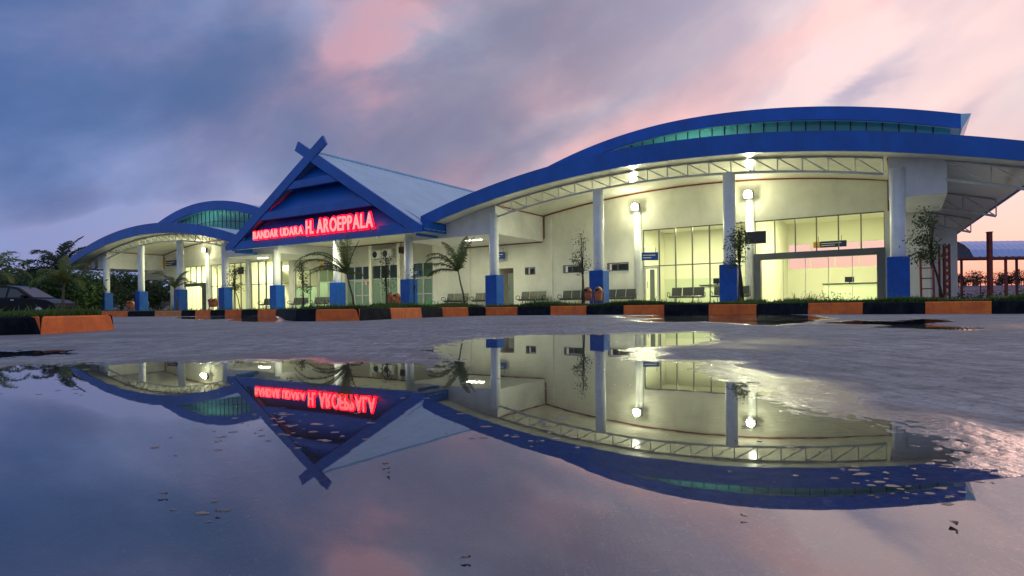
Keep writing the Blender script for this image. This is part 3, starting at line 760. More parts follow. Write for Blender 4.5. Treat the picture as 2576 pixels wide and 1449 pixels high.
glazing(3.7, 7.25, 4, H4, None, portal=Z0 + 2.40)
glazing(13.7, 18.7, 5, H4, Z0 + 2.10, mw=.09)
glazing(19.45, 22.05, 3, H3, Z0 + 1.75, low='glass_frost')
glazing(22.25, 24.2, 2, H3, Z0 + 2.05, low='glass_frost', up='glass_green', fmt='steel_white')
glazing(25.3, 27.75, 3, H3, Z0 + 2.08, low='glass_frost', up='glass_green', fmt='steel_white')
glazing(27.95, 30.45, 3, H3, Z0 + 2.08, low='glass_frost', up='glass_green', fmt='steel_white')
glazing(31.85, 33.6, 2, H3, Z0 + 2.08, low='glass_frost', up='glass_green', fmt='steel_white')
# vent windows
for a, b2, k in ((40.88, 41.5, 1), (43.48, 44.62, 2), (46.26, 47.44, 2)):
    g = bpy.data.objects.new('vent_window', None); COL.objects.link(g); g.parent = T
    z0, z1 = Z0 + 1.94, Z0 + 2.31
    MB().box(a - .04, b2 + .04, WM - .03, WM + .04, z1, z1 + .04).box(a - .04, b2 + .04, WM - .03, WM + .04, z0 - .04, z0).box(a - .04, a, WM - .03, WM + .04, z0, z1).box(b2, b2 + .04, WM - .03, WM + .04, z0, z1).obj('frame', 'alu_grey', g)
    for i in range(k):
        x0 = a + (b2 - a) * i / k; x1 = a + (b2 - a) * (i + 1) / k
        MB().add([(x0 + .03, WM + .03, z0), (x1 - .03, WM + .03, z0), (x1 - .03, WM + .06, z1), (x0 + .03, WM + .06, z1)], [(0, 1, 2, 3)]).obj('pane', 'glass_green', g)
        if i: MB().box(x0 - .03, x0 + .03, WM - .02, WM + .05, z0, z1).obj('mullion', 'alu_grey', g)
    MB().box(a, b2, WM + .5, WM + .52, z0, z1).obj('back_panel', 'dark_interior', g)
# projecting grey portals with sliding glass doors
for s0, s1, zt in ((54.02, 59.47, Z0 + 2.40), (3.2, 7.25, Z0 + 2.47)):
    p = bpy.data.objects.new('portal', None); COL.objects.link(p); p.parent = T
    MB().box(s0, s1, WM - .28, WM + .07, zt - .30, zt).obj('lintel', 'alu_panel', p)
    MB().box(s0, s0 + .30, WM - .28, WM + .07, FLOOR, zt - .302).obj('jamb', 'alu_panel', p)
    MB().box(s1 - .32, s1, WM - .28, WM + .07, FLOOR, zt - .302).obj('jamb', 'alu_panel', p)
    n = 5
    for i in range(n):
        a = s0 + .30 + (s1 - s0 - .62) * i / n; b2 = s0 + .30 + (s1 - s0 - .62) * (i + 1) / n
        MB().add([(a + .015, WM + .02, FLOOR + .02), (b2 - .015, WM + .02, FLOOR + .02), (b2 - .015, WM + .02, zt - .31), (a + .015, WM + .02, zt - .31)], [(0, 1, 2, 3)]).obj('door_pane', 'glass_clear', p)
        if i: MB().box(a - .012, a + .012, WM, WM + .04, FLOOR, zt - .31).obj('door_stile', 'steel_white', p)
# door ajar in the first glazed bay of the right hall
d_ = bpy.data.objects.new('door', None); COL.objects.link(d_); d_.parent = T
MB().box(48.36, 48.44, WM - .02, WM + .04, FLOOR, Z0 + 2.02).box(49.08, 49.16, WM - .02, WM + .04, FLOOR, Z0 + 2.02).box(48.36, 49.16, WM - .02, WM + .04, Z0 + 1.94, Z0 + 2.02).obj('door_frame', 'steel_white', d_)
MB().box(48.68, 48.93, WM - .03, WM + .0, FLOOR + .02, Z0 + 1.88).obj('door_leaf', 'dark_interior', d_)
MB().bar((48.56, WM - .05, FLOOR + .9), (48.56, WM - .05, FLOOR + 1.25), .03).obj('handle', 'chrome', d_)
# glass doors of the entrance
for s0 in (26.15, 31.95):
    d_ = bpy.data.objects.new('door', None); COL.objects.link(d_); d_.parent = T
    for k in (0, 1):
        a = s0 + k * .82
        MB().box(a, a + .05, WM + .0, WM + .05, FLOOR, Z0 + 2.02).box(a + .75, a + .80, WM, WM + .05, FLOOR, Z0 + 2.02).box(a + .05, a + .75, WM, WM + .05, Z0 + 1.95, Z0 + 2.02).box(a + .05, a + .75, WM, WM + .05, FLOOR + .9, FLOOR + .97).obj('door_leaf', 'steel_white', d_)
    MB().bar((s0 + .74, WM - .03, FLOOR + .95), (s0 + .74, WM - .03, FLOOR + 1.3), .03).obj('handle', 'chrome', d_)

# interiors (seen through the glass)
def room(s0, s1, m1, zc, wmt='interior_wall', low=None, opening=None):
    wall(s0, s1, FLOOR, zc, opening or [], m1, m1 + .1, wmt, 'inner_wall')
    if low: MB().box(s0 + .02, s1 - .02, m1 - .03, m1 - .005, FLOOR, low).obj('inner_wall', 'interior_low', T)
    MB().box(s0, s1, WM + .21, m1, zc, zc + .05).obj('ceiling', 'ceiling_white', T)
    for s in (s0, s1): MB().box(s - .04, s + .04, WM + .21, m1, FLOOR, zc).obj('inner_wall', wmt, T)
room(48.1, 53.85, 9.0, Z0 + 4.25, low=FLOOR + 1.5)
wb = [(52.0 + 1.42 * i, 52.0 + 1.42 * i + 1.36, Z0 + 2.12, Z0 + 3.62) for i in range(6)]
room(53.95, 60.6, 15.0, Z0 + 4.9, opening=[(54.05 + 1.30 * i, 54.05 + 1.30 * i + 1.24, Z0 + 2.12, Z0 + 3.62) for i in range(5)])
room(3.4, 13.5, 13.0, Z0 + 4.4, low=FLOOR + 2.3)
room(13.6, 24.2, 14.0, Z0 + 4.4, low=FLOOR + 2.1)
room(24.3, 33.8, 9.5, Z0 + 3.6, wmt='dark_interior')
for a in (9.0, 15.5, 20.5): MB().box(a, a + 1.6, 12.9, 12.99, Z0 + 2.2, Z0 + 3.2).obj('inner_window', 'glass_green', T)
for a in (14.0, 19.2): MB().box(a, a + 4.6, 7.5, 7.7, Z0 + 3.35, Z0 + 3.75).obj('beam', 'interior_low', T)
# rear parts of the terminal seen below the right eave
wall(60.9, 61.1, FLOOR, Z0 + 4.6, [], WM, 28)
wall(61.1, 62.6, FLOOR, Z0 + 4.0, [], 15, 15.2)
# pointed entrance gable
GM = -2.0; GC = 30.0; SL = .605; GA = Z0 + 9.62
def barge(sgn, m0, m1):
    w = .74; ext = 1.12; th = math.atan(SL); tt = .62
    pts = [(-ext, GA + SL * ext), (8.75, GA - SL * 8.75), (8.75, Z0 + 4.02), (8.1, Z0 + 4.02), (-ext - tt * math.sin(th), GA + SL * ext - tt * math.cos(th))]
    P = [(GC + sgn * x, z) for x, z in pts]
    if sgn > 0: P = P[::-1]
    return MB().prism(P if sgn < 0 else P, m0, m1)
barge(1, GM, GM + .14).obj('bargeboard', 'blue_paint', T)
barge(-1, GM - .02, GM + .12).obj('bargeboard', 'blue_paint', T)
def hw(z): return (GA - .80 - z) / SL       # inner half width at height z
beams = [(Z0 + 4.02, Z0 + 4.56), (Z0 + 5.76, Z0 + 6.23), (Z0 + 7.46, Z0 + 7.90)]
for z0, z1 in beams:
    w0, w1 = min(hw(z0) + .05, 8.4), hw(z1) + .05
    MB().prism([(GC - w0, z0), (GC + w0, z0), (GC + w1, z1), (GC - w1, z1)], GM + .02, GM + .30).obj('gable_beam', 'blue_paint', T)
tops = [beams[1][0], beams[2][0], GA - .8]
for (z0, z1), zt in zip(beams, tops):    # sloping recessed panels between the beams
    w0, w1 = hw(z1) + .12, max(hw(zt), 0.0) + .12
    MB().add([(GC - w0, GM + .12, z1 - .02), (GC + w0, GM + .12, z1 - .02), (GC + w1, GM + .85, zt + .12), (GC - w1, GM + .85, zt + .12)], [(0, 1, 2, 3)]).obj('gable_panel', 'blue_paint', T)
MB().prism([(GC - 8.4, Z0 + 4.5), (GC + 8.4, Z0 + 4.5), (GC, GA - .25)], GM + 1.0, GM + 1.1).obj('gable_wall', 'blue_paint', T)
# corrugated roof behind the gable
for sgn in (-1, 1):
    mb = MB(); nn_ = 250; y0, y1 = GM + .12, 24
    for i in range(nn_ + 1):
        y = y0 + (y1 - y0) * i / nn_; dz_ = .02 * (1 if (i % 4) < 2 else 0)
        for x in (0.0, 4.4, 8.9): mb.v.append((GC + sgn * x, y, GA - .10 - SL * x + dz_))
    for i in range(nn_):
        for j in (0, 1):
            a = i * 3 + j; mb.f.append((a, a + 1, a + 4, a + 3) if sgn > 0 else (a + 3, a + 4, a + 1, a))
    mb.obj('roof_sheet', 'roof_metal', T)
    MB().bar((GC + sgn * 8.75, GM + .14, Z0 + 4.30), (GC + sgn * 8.75, 20, Z0 + 4.30), .16, .5).obj('gutter', 'blue_paint', T)
    MB().bar((GC + sgn * 8.15, GM + .3, Z0 + 3.93), (GC + sgn * 8.15, -.05, Z0 + 3.93), .14).obj('bracket', 'blue_paint', T)
MB().tube([(GC, GM + .2, GA - .04), (GC, 24, GA - .04)], .09, 8).obj('ridge_cap', 'roof_metal', T)

# ------------------------------------------------------------------ illuminated sign
SG = thing('neon_sign', 'glowing red neon letters BANDAR UDARA H. AROEPPALA on the blue gable', 'sign', FW(GC, GM - .12, Z0 + 4.5), -AL)
def letters(txt, s0, s1, z0, h):
    cu = bpy.data.curves.new('t', 'FONT'); cu.size = 1.0
    wid = []
    adv = []
    x = 0.0
    glyph = []
    for ch in txt:
        if ch == ' ': x += .30; continue
        objs = []
        for off, ext in ((.013, .03), (.085, .03)):  # narrow letter face, then a wider copy added as its red halo
            c_ = bpy.data.curves.new('t', 'FONT'); c_.body = ch; c_.size = 1.0; c_.extrude = ext; c_.offset = off; c_.resolution_u = 3
            o = bpy.data.objects.new('t', c_); COL.objects.link(o); bpy.context.view_layer.update()
            me_ = bpy.data.meshes.new_from_object(o.evaluated_get(bpy.context.evaluated_depsgraph_get()))
            bpy.data.objects.remove(o); objs.append(me_)
        vx = [v.co.x for v in objs[0].vertices]; w_ = max(vx) - min(vx)
        glyph.append((ch, objs, x - min(vx))); x += w_ + .11
    tot = x - .11; sc = (s1 - s0) / tot; hs = h / .70
    for ch, objs, ox in glyph:
        for me_, nm, mt, yo in ((objs[0], 'letter', 'neon_face', -.05), (objs[1], 'letter_glow', 'halo_red', .02)):
            for v in me_.vertices:
                X, Y, Zz = v.co; v.co = (s0 - GC + (X + ox) * sc, yo - Zz, (z0 - Z0 - 4.5) + Y * hs)
            me_.name = nm; me_.materials.clear(); me_.materials.append(MATS[mt])
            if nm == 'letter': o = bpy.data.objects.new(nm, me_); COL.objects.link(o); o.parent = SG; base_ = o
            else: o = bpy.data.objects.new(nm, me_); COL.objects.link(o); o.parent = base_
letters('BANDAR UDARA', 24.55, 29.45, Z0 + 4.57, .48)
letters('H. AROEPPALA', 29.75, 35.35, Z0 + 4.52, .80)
MB().box(-5.5, 5.4, .07, .11, .10, .14).obj('sign_rail', 'dark_metal', SG)

# ------------------------------------------------------------------ lamps
def spot(name, loc, tgt, e, col, size=R(150), blend=.6, r=.12):
    l = bpy.data.lights.new(name, 'SPOT'); l.energy = e; l.color = col; l.spot_size = size; l.spot_blend = blend; l.shadow_soft_size = r
    o = bpy.data.objects.new(name, l); COL.objects.link(o); o.location = loc
    o.rotation_euler = (Vector(tgt) - Vector(loc)).to_track_quat('-Z', 'Y').to_euler(); return o
LC = (1.0, 1.0, .60)
def flood(s, z, lab):
    f = thing('floodlight', lab, 'floodlight', FW(s, WM - .28, z), -AL, 'floodlights on the wall columns')
    MB().bevbox(-.24, .24, -.16, .06, -.20, .20, .02).obj('housing', 'lamp_housing', f)
    MB().bar((0, .05, 0), (0, .22, -.02), .05).obj('bracket', 'lamp_housing', f)
    MB().tube([(0, -.165, 0), (0, -.20, 0)], [.17, .19], 18).obj('lens', 'flood_lens', f)
    a = FW(s, WM - .62, z - .02)
    spot('flood_lamp', a, FW(s, WM - 3.6, z - 2.6), 740, LC)
    lp = bpy.data.lights.new('flood_spill', 'POINT'); lp.energy = 50; lp.color = LC; lp.shadow_soft_size = .12
    o = bpy.data.objects.new('flood_spill', lp); COL.objects.link(o); o.location = FW(s, WM - .75, z - .1)
flood(48.03, Z0 + 5.25, 'glaring floodlight on the wall column left of the right hall glass')
flood(53.81, Z0 + 5.30, 'glaring floodlight on the wall column between the two right hall window walls')
flood(7.58, Z0 + 5.35, 'glaring floodlight under the left arched roof')
def area(name, s, m, z, w, h, e, col=LC):
    l = bpy.data.lights.new(name, 'AREA'); l.shape = 'RECTANGLE'; l.size = w; l.size_y = h; l.energy = e; l.color = col
    o = bpy.data.objects.new(name, l); COL.objects.link(o); o.location = FW(s, m, z); o.rotation_euler.z = -AL; return o
def tube_lamp(s, m, z, e, lab, w=1.2, grp='ceiling lamps', up=False):
    f = thing('ceiling_lamp', lab, 'lamp', FW(s, m, z), -AL, grp)
    MB().bevbox(-w / 2, w / 2, -.10, .10, 0, .06, .01).obj('housing', 'ac_white', f)
    MB().box(-w / 2 + .04, w / 2 - .04, -.07, .07, *((.062, .085) if up else (-.025, -.002))).obj('diffuser', 'tube_light', f)
    a_ = area('lamp', s, m, z + (.12 if up else -.06), w, .25, e * 1.05)
    if up: a_.rotation_euler = (math.pi, 0, -AL)
for s, lab in ((26.2, 'fluorescent ceiling lamp over the entrance, left of the middle column'), (29.2, 'fluorescent ceiling lamp over the entrance beside the middle column'), (32.6, 'fluorescent ceiling lamp over the entrance, right of the middle column')):
    tube_lamp(s, -.9, Z0 + 4.49, 110, lab)
for s, lab in ((39.5, 'fluorescent lamp under the low soffit right of the entrance'), (20.2, 'fluorescent lamp under the low soffit left of the entrance')):
    tube_lamp(s, 1.6, Z0 + 3.815, 85, lab)

for i, (s, m, z, e, lab) in enumerate([(50.9, 5.95, 4.18, 150, 'ceiling lamp in the right hall behind the left window wall'), (56.8, 7.4, 4.83, 170, 'front ceiling lamp in the right hall above the portal'), (56.8, 10.4, 4.83, 120, 'rear ceiling lamp in the right hall above the portal'), (5.6, 6.8, 4.33, 190, 'ceiling lamp in the left hall behind the portal'), (10.5, 6.8, 4.33, 220, 'ceiling lamp in the left hall behind the window wall'), (16.0, 6.9, 4.33, 200, 'ceiling lamp in the room left of the entrance'), (21.5, 6.6, 4.33, 170, 'ceiling lamp in the room right behind the entrance benches'), (28.5, 7.3, 3.53, 16, 'dim ceiling lamp behind the entrance doors')]):
    tube_lamp(s, m, Z0 + z, e * 1.45, lab, 1.6, 'indoor ceiling lamps')
for (c_, um_), lab in zip(CLR, ('unseen lamp added to brighten the teal clerestory of the left roof', 'unseen lamp added to brighten the teal clerestory of the right roof')):
    tube_lamp(c_, um_ + 2.2, Z0 + 6.98, 26 if c_ < 20 else 44, lab, 2.4, 'added clerestory lamps', True)  # uplights added out of sight to backlight the cyan panes
# small twin lamps left
for s in (-2.6, -2.1):
    f = thing('wall_lamp', 'small white %s lamp of the pair on the lintel of the left passage' % ('left' if s < -2.3 else 'right'), 'lamp', FW(s, WM - .1, Z0 + 4.05), -AL, 'twin lamps on the left lintel')
    MB().tube([(0, 0, 0), (0, .09, 0)], .05, 8).obj('housing', 'lamp_housing', f)
    MB().dome((0, -.02, 0), .07, .07).obj('bulb', 'tube_light', f)

# ------------------------------------------------------------------ furniture and fittings at the building
def make_bench():
    b = thing('waiting_bench', 'x', 'bench', (0, 0, 0), 0, 'three-seat metal waiting benches along the terminal')
    MB().bar((-.88, 0, .36), (.88, 0, .36), .06, .07).obj('beam', 'bench_metal', b)
    for k in (-1, 0, 1):
        x = k * .57; o = MB()
        prof = [(-.28, .41), (-.24, .435), (.18, .40), (.22, .41)]
        o.loft([[(x - .265, y, z) for y, z in prof] + [(x - .265, y, z - .02) for y, z in prof[::-1]], [(x + .265, y, z) for y, z in prof] + [(x + .265, y, z - .02) for y, z in prof[::-1]]], True).obj('seat', 'bench_metal', b)
        prof = [(.20, .43), (.24, .60), (.31, .86), (.34, .87)]
        MB().loft([[(x - .265, y, z) for y, z in prof] + [(x - .265, y + .025, z) for y, z in prof[::-1]], [(x + .265, y, z) for y, z in prof] + [(x + .265, y + .025, z) for y, z in prof[::-1]]], True).obj('backrest', 'bench_metal', b)
    for x in (-.6, .6):
        MB().tube([(x, 0, .36), (x, 0, .10)], .028, 8).tube([(x, -.30, .02), (x, -.15, .09), (x, .0, .11), (x, .15, .09), (x, .30, .02)], .022, 8).obj('leg', 'chrome', b)
    for x in (-.90, .90):
        MB().tube([(x, .12, .36), (x, .16, .58), (x, .0, .63), (x, -.22, .61), (x, -.28, .52), (x, -.22, .42), (x, .0, .37)], .02, 8).obj('armrest', 'dark_metal', b)
    return b
bn0 = make_bench(); bfirst = True
for s, lab in [(36.05, 'metal bench beside the green stool, right of the entrance doors'), (38.3, 'metal bench half hidden behind the eighth blue plinth'), (41.7, 'metal bench below the single small vent window'), (44.5, 'metal bench left of the twin orange bins, below the first double vent'), (47.2, 'metal bench right of the twin orange bins by the ninth plinth'), (50.85, 'metal bench in front of the right hall window wall'), (53.0, 'metal bench hidden in part behind the tenth blue plinth'), (21.2, 'left bench of the two in front of the frosted entrance glass'), (23.6, 'right bench of the two in front of the frosted entrance glass'), (17.5, 'metal bench left of the fifth blue plinth'), (1.9, 'metal bench beside the blue drum under the left arched roof')]:
    o = bn0 if bfirst else copy_tree(bn0); bfirst = False
    o.location = FW(s, 4.25 if s > 30 else 3.9, FLOOR); o.rotation_euler.z = -AL; o['label'] = lab

def make_bin():
    b = thing('litter_bin', 'x', 'litter bin', (0, 0, 0), 0, 'twin orange litter bins')
    for x in (-.27, .27):
        MB().tube([(x, 0, .22), (x, 0, .60)], [.155, .195], 16).obj('bin_body', 'bin_orange', b, True)
        d = MB().dome((x, 0, .60), .205, .26, 16, 6).obj('lid', 'bin_orange', b, True)
        MB().box(x - .08, x + .08, -.207, -.15, .66, .76).obj('opening', 'black_rubber', d)
    MB().bar((-.52, 0, .56), (.52, 0, .56), .04).bar((-.52, 0, 0), (-.52, 0, .58), .04).bar((.52, 0, 0), (.52, 0, .58), .04).bar((0, 0, 0), (0, 0, .58), .04).obj('stand', 'bin_frame', b)
    return b
b0 = make_bin()
for i, (s, m, lab) in enumerate([(48.15, -1.0, 'twin orange domed bins in front of the ninth blue plinth'), (35.7, -1.0, 'twin orange domed bins left of the seventh blue plinth'), (18.4, -1.2, 'twin orange domed bins in front of the fourth blue plinth'), (6.2, -1.0, 'small twin orange bins beside the second blue plinth')]):
    o = b0 if i == 0 else copy_tree(b0); o.location = FW(s, m, FLOOR); o.rotation_euler.z = -AL; o['label'] = lab

def sign_box(s, m, z, w, h, lab, style, rot=0.0):
    o = thing('direction_sign', lab, 'sign', FW(s, m, z), -AL + rot)
    if style == 'blue':
        MB().bevbox(-w / 2, w / 2, -.06, .06, -h / 2, h / 2, .01).obj('panel', 'sign_blue', o)
        x0 = -w / 2 + .06
    else:
        MB().box(-w / 2, -w / 2 + h, -.06, .06, -h / 2, h / 2).obj('arrow_panel', 'sign_yellow', o)
        MB().box(-w / 2 + h + .004, w / 2, -.055, .055, -h / 2, h / 2).obj('panel', 'sign_navy', o)
        cx = -w / 2 + h / 2
        MB().prism([(cx - .05 * h, -h * .3), (cx + .05 * h, -h * .3), (cx + .05 * h, .02), (cx + .18 * h, .02), (cx, h * .3), (cx - .18 * h, .02), (cx - .05 * h, .02)], -.066, -.061).obj('arrow', 'black_rubber', o)
        x0 = -w / 2 + h + .05
    for zz, f in ((.14 * h, .8), (-.18 * h, .55)):
        MB().box(x0, x0 + (w / 2 - x0) * f, -.066, -.0605, zz - .045 * h, zz + .045 * h).obj('text_line', 'sign_white', o)
    for x in (-w * .35, w * .35): MB().bar((x, 0, h / 2), (x, 0, h / 2 + .25), .02).obj('hanger', 'dark_metal', o)
sign_box(48.85, WM - .45, Z0 + 2.56, .85, .42, 'blue sign box hanging before the first pane of the right hall', 'blue', .5)
sign_box(39.25, WM - .45, Z0 + 3.13, .75, .42, 'blue sign box beside the narrow door under the low soffit', 'blue', .5)
sign_box(57.1, 7.0, Z0 + 2.86, 1.45, .30, 'long yellow and navy sign hanging inside the right hall', 'navy')
sign_box(23.5, WM - .4, Z0 + 3.22, 1.25, .48, 'yellow and navy sign left of the sixth column', 'navy')
sign_box(32.35, WM - .2, Z0 + 2.36, .62, .34, 'small blue sign on the glass behind the seventh column', 'blue')
sign_box(2.0, WM - .4, Z0 + 4.45, 2.4, .5, 'yellow and dark sign behind the third column on the left', 'navy')
nb = thing('door_notice', 'small white and red notice on the frosted entrance door', 'notice', FW(27.45, WM + .0, Z0 + 1.82), -AL)
MB().box(-.20, 0, -.02, -.012, -.10, .10).obj('panel', 'sign_white', nb); MB().box(.002, .20, -.02, -.012, -.10, .10).obj('panel', 'sign_red', nb)
MB().box(-.15, -.05, -.024, -.0205, -.05, .05).obj('mark', 'sign_red', nb)

def monitor(s, m, z, rot, lab, w=.95):
    o = thing('wall_monitor', lab, 'monitor', FW(s, m, z), -AL + rot, 'flight information monitors')
    MB().bevbox(-w / 2, w / 2, -.05, .05, -.30, .30, .015).obj('casing', 'dark_metal', o)
    MB().box(-w / 2 + .04, w / 2 - .04, -.056, -.0505, -.26, .26).obj('screen', 'screen_black', o)
    MB().bar((0, .05, 0), (0, .35, 0), .06).obj('arm', 'dark_metal', o)
monitor(54.15, 4.5, Z0 + 3.18, .2, 'black monitor beside the wall column of the right hall')
monitor(12.95, 4.6, Z0 + 3.30, -.15, 'black monitor left of the entrance above the small tree')
def ac(s, z, lab):
    o = thing('air_conditioner', lab, 'air conditioner', FW(s, WM - .2, z), -AL, 'outdoor air conditioner units')
    MB().bevbox(-.45, .45, -.17, .15, -.29, .29, .02).obj('casing', 'ac_white', o)
    MB().tube([(-.14, -.172, 0), (-.14, -.19, 0)], .23, 20).obj('fan_grille', 'dark_metal', o)
    [MB().bar((x, 0, -.31), (x, .2, -.31), .04).obj('bracket', 'steel_white', o) for x in (-.35, .35)]
ac(28.75, Z0 + 3.78, 'left of the two outdoor air conditioner units over the entrance doors'); ac(29.75, Z0 + 3.80, 'right of the two outdoor air conditioner units over the entrance doors')
o = thing('wall_speaker', 'brown wall speaker beside the seventh column', 'speaker', FW(30.95, WM - .15, Z0 + 3.98), -AL)
MB().bevbox(-.17, .17, -.12, .13, -.22, .22, .015).obj('cabinet', 'bark', o); MB().box(-.13, .13, -.13, -.121, -.18, .18).obj('grille', 'black_rubber', o)
def fan(s, m, lab):
    o = thing('ceiling_fan', lab, 'fan', FW(s, m, Z0 + 4.56), -AL)
    MB().tube([(0, 0, 0), (0, 0, -.25)], .02, 8).obj('rod', 'ac_white', o); MB().tube([(0, 0, -.25), (0, 0, -.36)], .10, 12).obj('hub', 'ac_white', o)
    for k in range(3):
        a = .4 + k * 2.094; c, s_ = math.cos(a), math.sin(a)
        MB().add([(c * r - s_ * w, s_ * r + c * w, z) for r, w, z in ((.1, -.05, -.31), (.1, .05, -.30), (.68, .07, -.30), (.68, -.07, -.32))], [(0, 1, 2, 3), (3, 2, 1, 0)][:1]).obj('blade', 'ac_white', o)
fan(33.8, -.2, 'white ceiling fan at the right of the entrance ceiling')
o = thing('plastic_stool', 'green plastic stool at the foot of the bright wall', 'stool', FW(34.95, 3.2, FLOOR), -AL)
MB().bevbox(-.17, .17, -.17, .17, .38, .42, .015).obj('seat', 'plastic_green', o)
for x in (-1, 1):
    for y in (-1, 1): MB().bar((x * .18, y * .18, 0), (x * .13, y * .13, .385), .04).obj('leg', 'plastic_green', o)
o = thing('drum', 'pale blue drum standing under the left arched roof', 'drum', FW(.6, 3.0, FLOOR), -AL)
MB().tube([(0, 0, 0), (0, 0, .30), (0, 0, .31), (0, 0, .60), (0, 0, .61), (0, 0, .9)], [.28, .28, .30, .28, .30, .28], 18).obj('body', 'drum_blue', o, True); MB().tube([(0, 0, .9), (0, 0, .93)], .29, 18).obj('lid', 'drum_blue', o)
o = thing('satellite_dish', 'small round grey dish under the end of the left arched roof', 'dish', FW(-1.95, -.1, Z0 + 4.30), -AL)
mb = MB(); mb.loft([[(r * math.cos(a), -y, r * math.sin(a)) for a in [2 * math.pi * k / 20 for k in range(20)]] for r, y in ((.02, 0), (.2, .03), (.34, .09), (.38, .13), (.36, .12))]).obj('reflector', 'steel_white', o, True)
MB().bar((0, 0, 0), (0, .1, 0), .06).bar((0, -.02, 0), (.0, -.4, -.1), .03).obj('arm', 'dark_metal', o)

# ------------------------------------------------------------------ plants
def leaves(n, vol, size, mb=None, flat=.0, r=None):
    """leaf sized faces spread through a volume function"""
    r = r or rng; mb = mb or MB(); k = 0
    while k < n:
        p = vol()
        if p is None: continue
        L = size * r.uniform(.6, 1.4); w = L * .42
        a = Vector((r.gauss(0, 1), r.gauss(0, 1), r.gauss(0, .8) - .25)).normalized(); q = a.cross(Vector((r.gauss(0, 1), r.gauss(0, 1), r.gauss(0, 1)))).normalized()
        p = Vector(p); mb.add([p, p + a * L * .5 + q * w * .5, p + a * L, p + a * L * .5 - q * w * .5], [(0, 1, 2, 3)]); k += 1
    return mb
def frond(base, az, up, L, droop, n=26, leaf=.34, width=.022):
    """palm frond: arched rachis with two rows of drooping leaflets"""
    d = Vector((math.cos(az), math.sin(az), 0)); pts = []
    e = up; p = Vector(base); step = L / n
    for i in range(n + 1):
        pts.append(p.copy()); p = p + (d * math.cos(e) + Vector((0, 0, math.sin(e)))) * step; e -= droop / n * (.4 + 1.2 * i / n)
    mb = MB().tube(pts, [.014 * (1 - .8 * i / n) + .003 for i in range(n + 1)], 5)
    side = Vector((-d.y, d.x, 0))
    for i in range(2, n + 1):
        t_ = (pts[i] - pts[i - 1]).normalized(); f = i / n
        ll = leaf * (math.sin(math.pi * min(1, f * .82 + .16)) ** .7) * rng.uniform(.85, 1.12)
        for s_ in (-1, 1):
            a = (side * s_ * .75 + t_ * .62 + Vector((0, 0, rng.uniform(-.05, .25)))).normalized()
            p0 = pts[i]; p1 = p0 + a * ll * .5; p2 = p0 + a * ll * .92 + Vector((0, 0, -ll * rng.uniform(.18, .5)))
            w = t_ * width * .5
            mb.add([p0 - w, p0 + w, p1 + w, p1 - w, p2], [(0, 1, 2, 3), (3, 2, 4)])
    return mb
def palm(name, lab, x, d, h, fr, tr=.05, lean=(0, 0), mt='palm_leaf', leaf=.34, base=.22, n=38, width=.030, grp='young palms'):
    o = thing(name, lab, 'palm', (at(x, d), d, base), 0, grp)
    top = Vector((lean[0], lean[1], h))
    MB().tube([(0, 0, -.05), top * .35 + Vector((-lean[0] * .12, 0, 0)), top * .7, top], [tr * 1.35, tr, tr * .85, tr * .7], 10).obj('trunk', 'palm_trunk', o, True)
    for az, up, L, dr in fr:
        frond(top, R(az), R(up), L, R(dr), n, leaf, width).obj('frond', mt, o)
    return o
palm('palm', 'young palm standing before the bright wall right of the entrance', 1170, 19.3, 1.15, [(175, 62, 1.25, 95), (190, 35, 1.15, 85), (140, 75, 1.25, 55), (60, 80, 1.25, 35), (20, 74, 1.2, 25), (215, 50, 1.3, 100), (80, 60, 1.0, 45), (165, 15, 1.1, 60)], .028, (-.20, 0))
palm('palm', 'young palm in front of the neon letters and the sixth plinth', 892, 14.6, .85, [(180, 42, 1.45, 105), (195, 55, 1.45, 125), (95, 84, .98, 14), (20, 78, .85, 22), (160, 77, .92, 25), (250, 80, .85, 18), (172, 60, 1.25, 100), (215, 30, .9, 70), (10, 15, .5, 90), (150, 35, 1.1, 80), (185, 22, 1.0, 70)], .024, (-.17, 0), leaf=.22, n=30, width=.018)
palm('palm', 'small palm in front of the third column on the left', 447, 26.8, 1.0, [(175, 45, 1.3, 110), (10, 40, 1.3, 110), (200, 70, 1.2, 90), (60, 72, 1.1, 60), (330, 55, 1.2, 110), (140, 60, 1.1, 80)], .035, (-.12, 0), leaf=.32)
palm('palm', 'yellow green palm in front of the black car', 158, 27.8, 1.35, [(165, 55, 1.75, 105), (20, 50, 1.8, 115), (120, 78, 1.6, 60), (60, 70, 1.6, 90), (200, 30, 1.5, 110), (340, 28, 1.5, 115), (250, 45, 1.3, 120), (290, 60, 1.4, 120)], .06, (.05, 0), leaf=.46, width=.045)
palm('palm', 'palm cut off by the left edge of the picture', -20, 20.0, 1.3, [(10, 60, 1.3, 130), (40, 30, 1.2, 110), (340, 15, 1.1, 90), (170, 60, 1.4, 100), (90, 70, 1.3, 80), (250, 50, 1.2, 110)], .05, (.05, 0), leaf=.34)
palm('coconut_palm', 'dark coconut palm rising behind the car', 146, 62.0, 4.4, [(170, 68, 4.3, 105), (185, 40, 4.0, 85), (40, 78, 4.2, 45), (15, 64, 3.8, 55), (100, 80, 4.0, 60), (150, 55, 4.2, 95), (200, 10, 3.2, 70), (340, 35, 3.2, 90), (60, 50, 3.4, 70), (175, 20, 3.6, 60)], .16, (.2, 0), 'palm_dark', leaf=1.25, base=0, n=46, width=.11, grp='dark trees on the left')

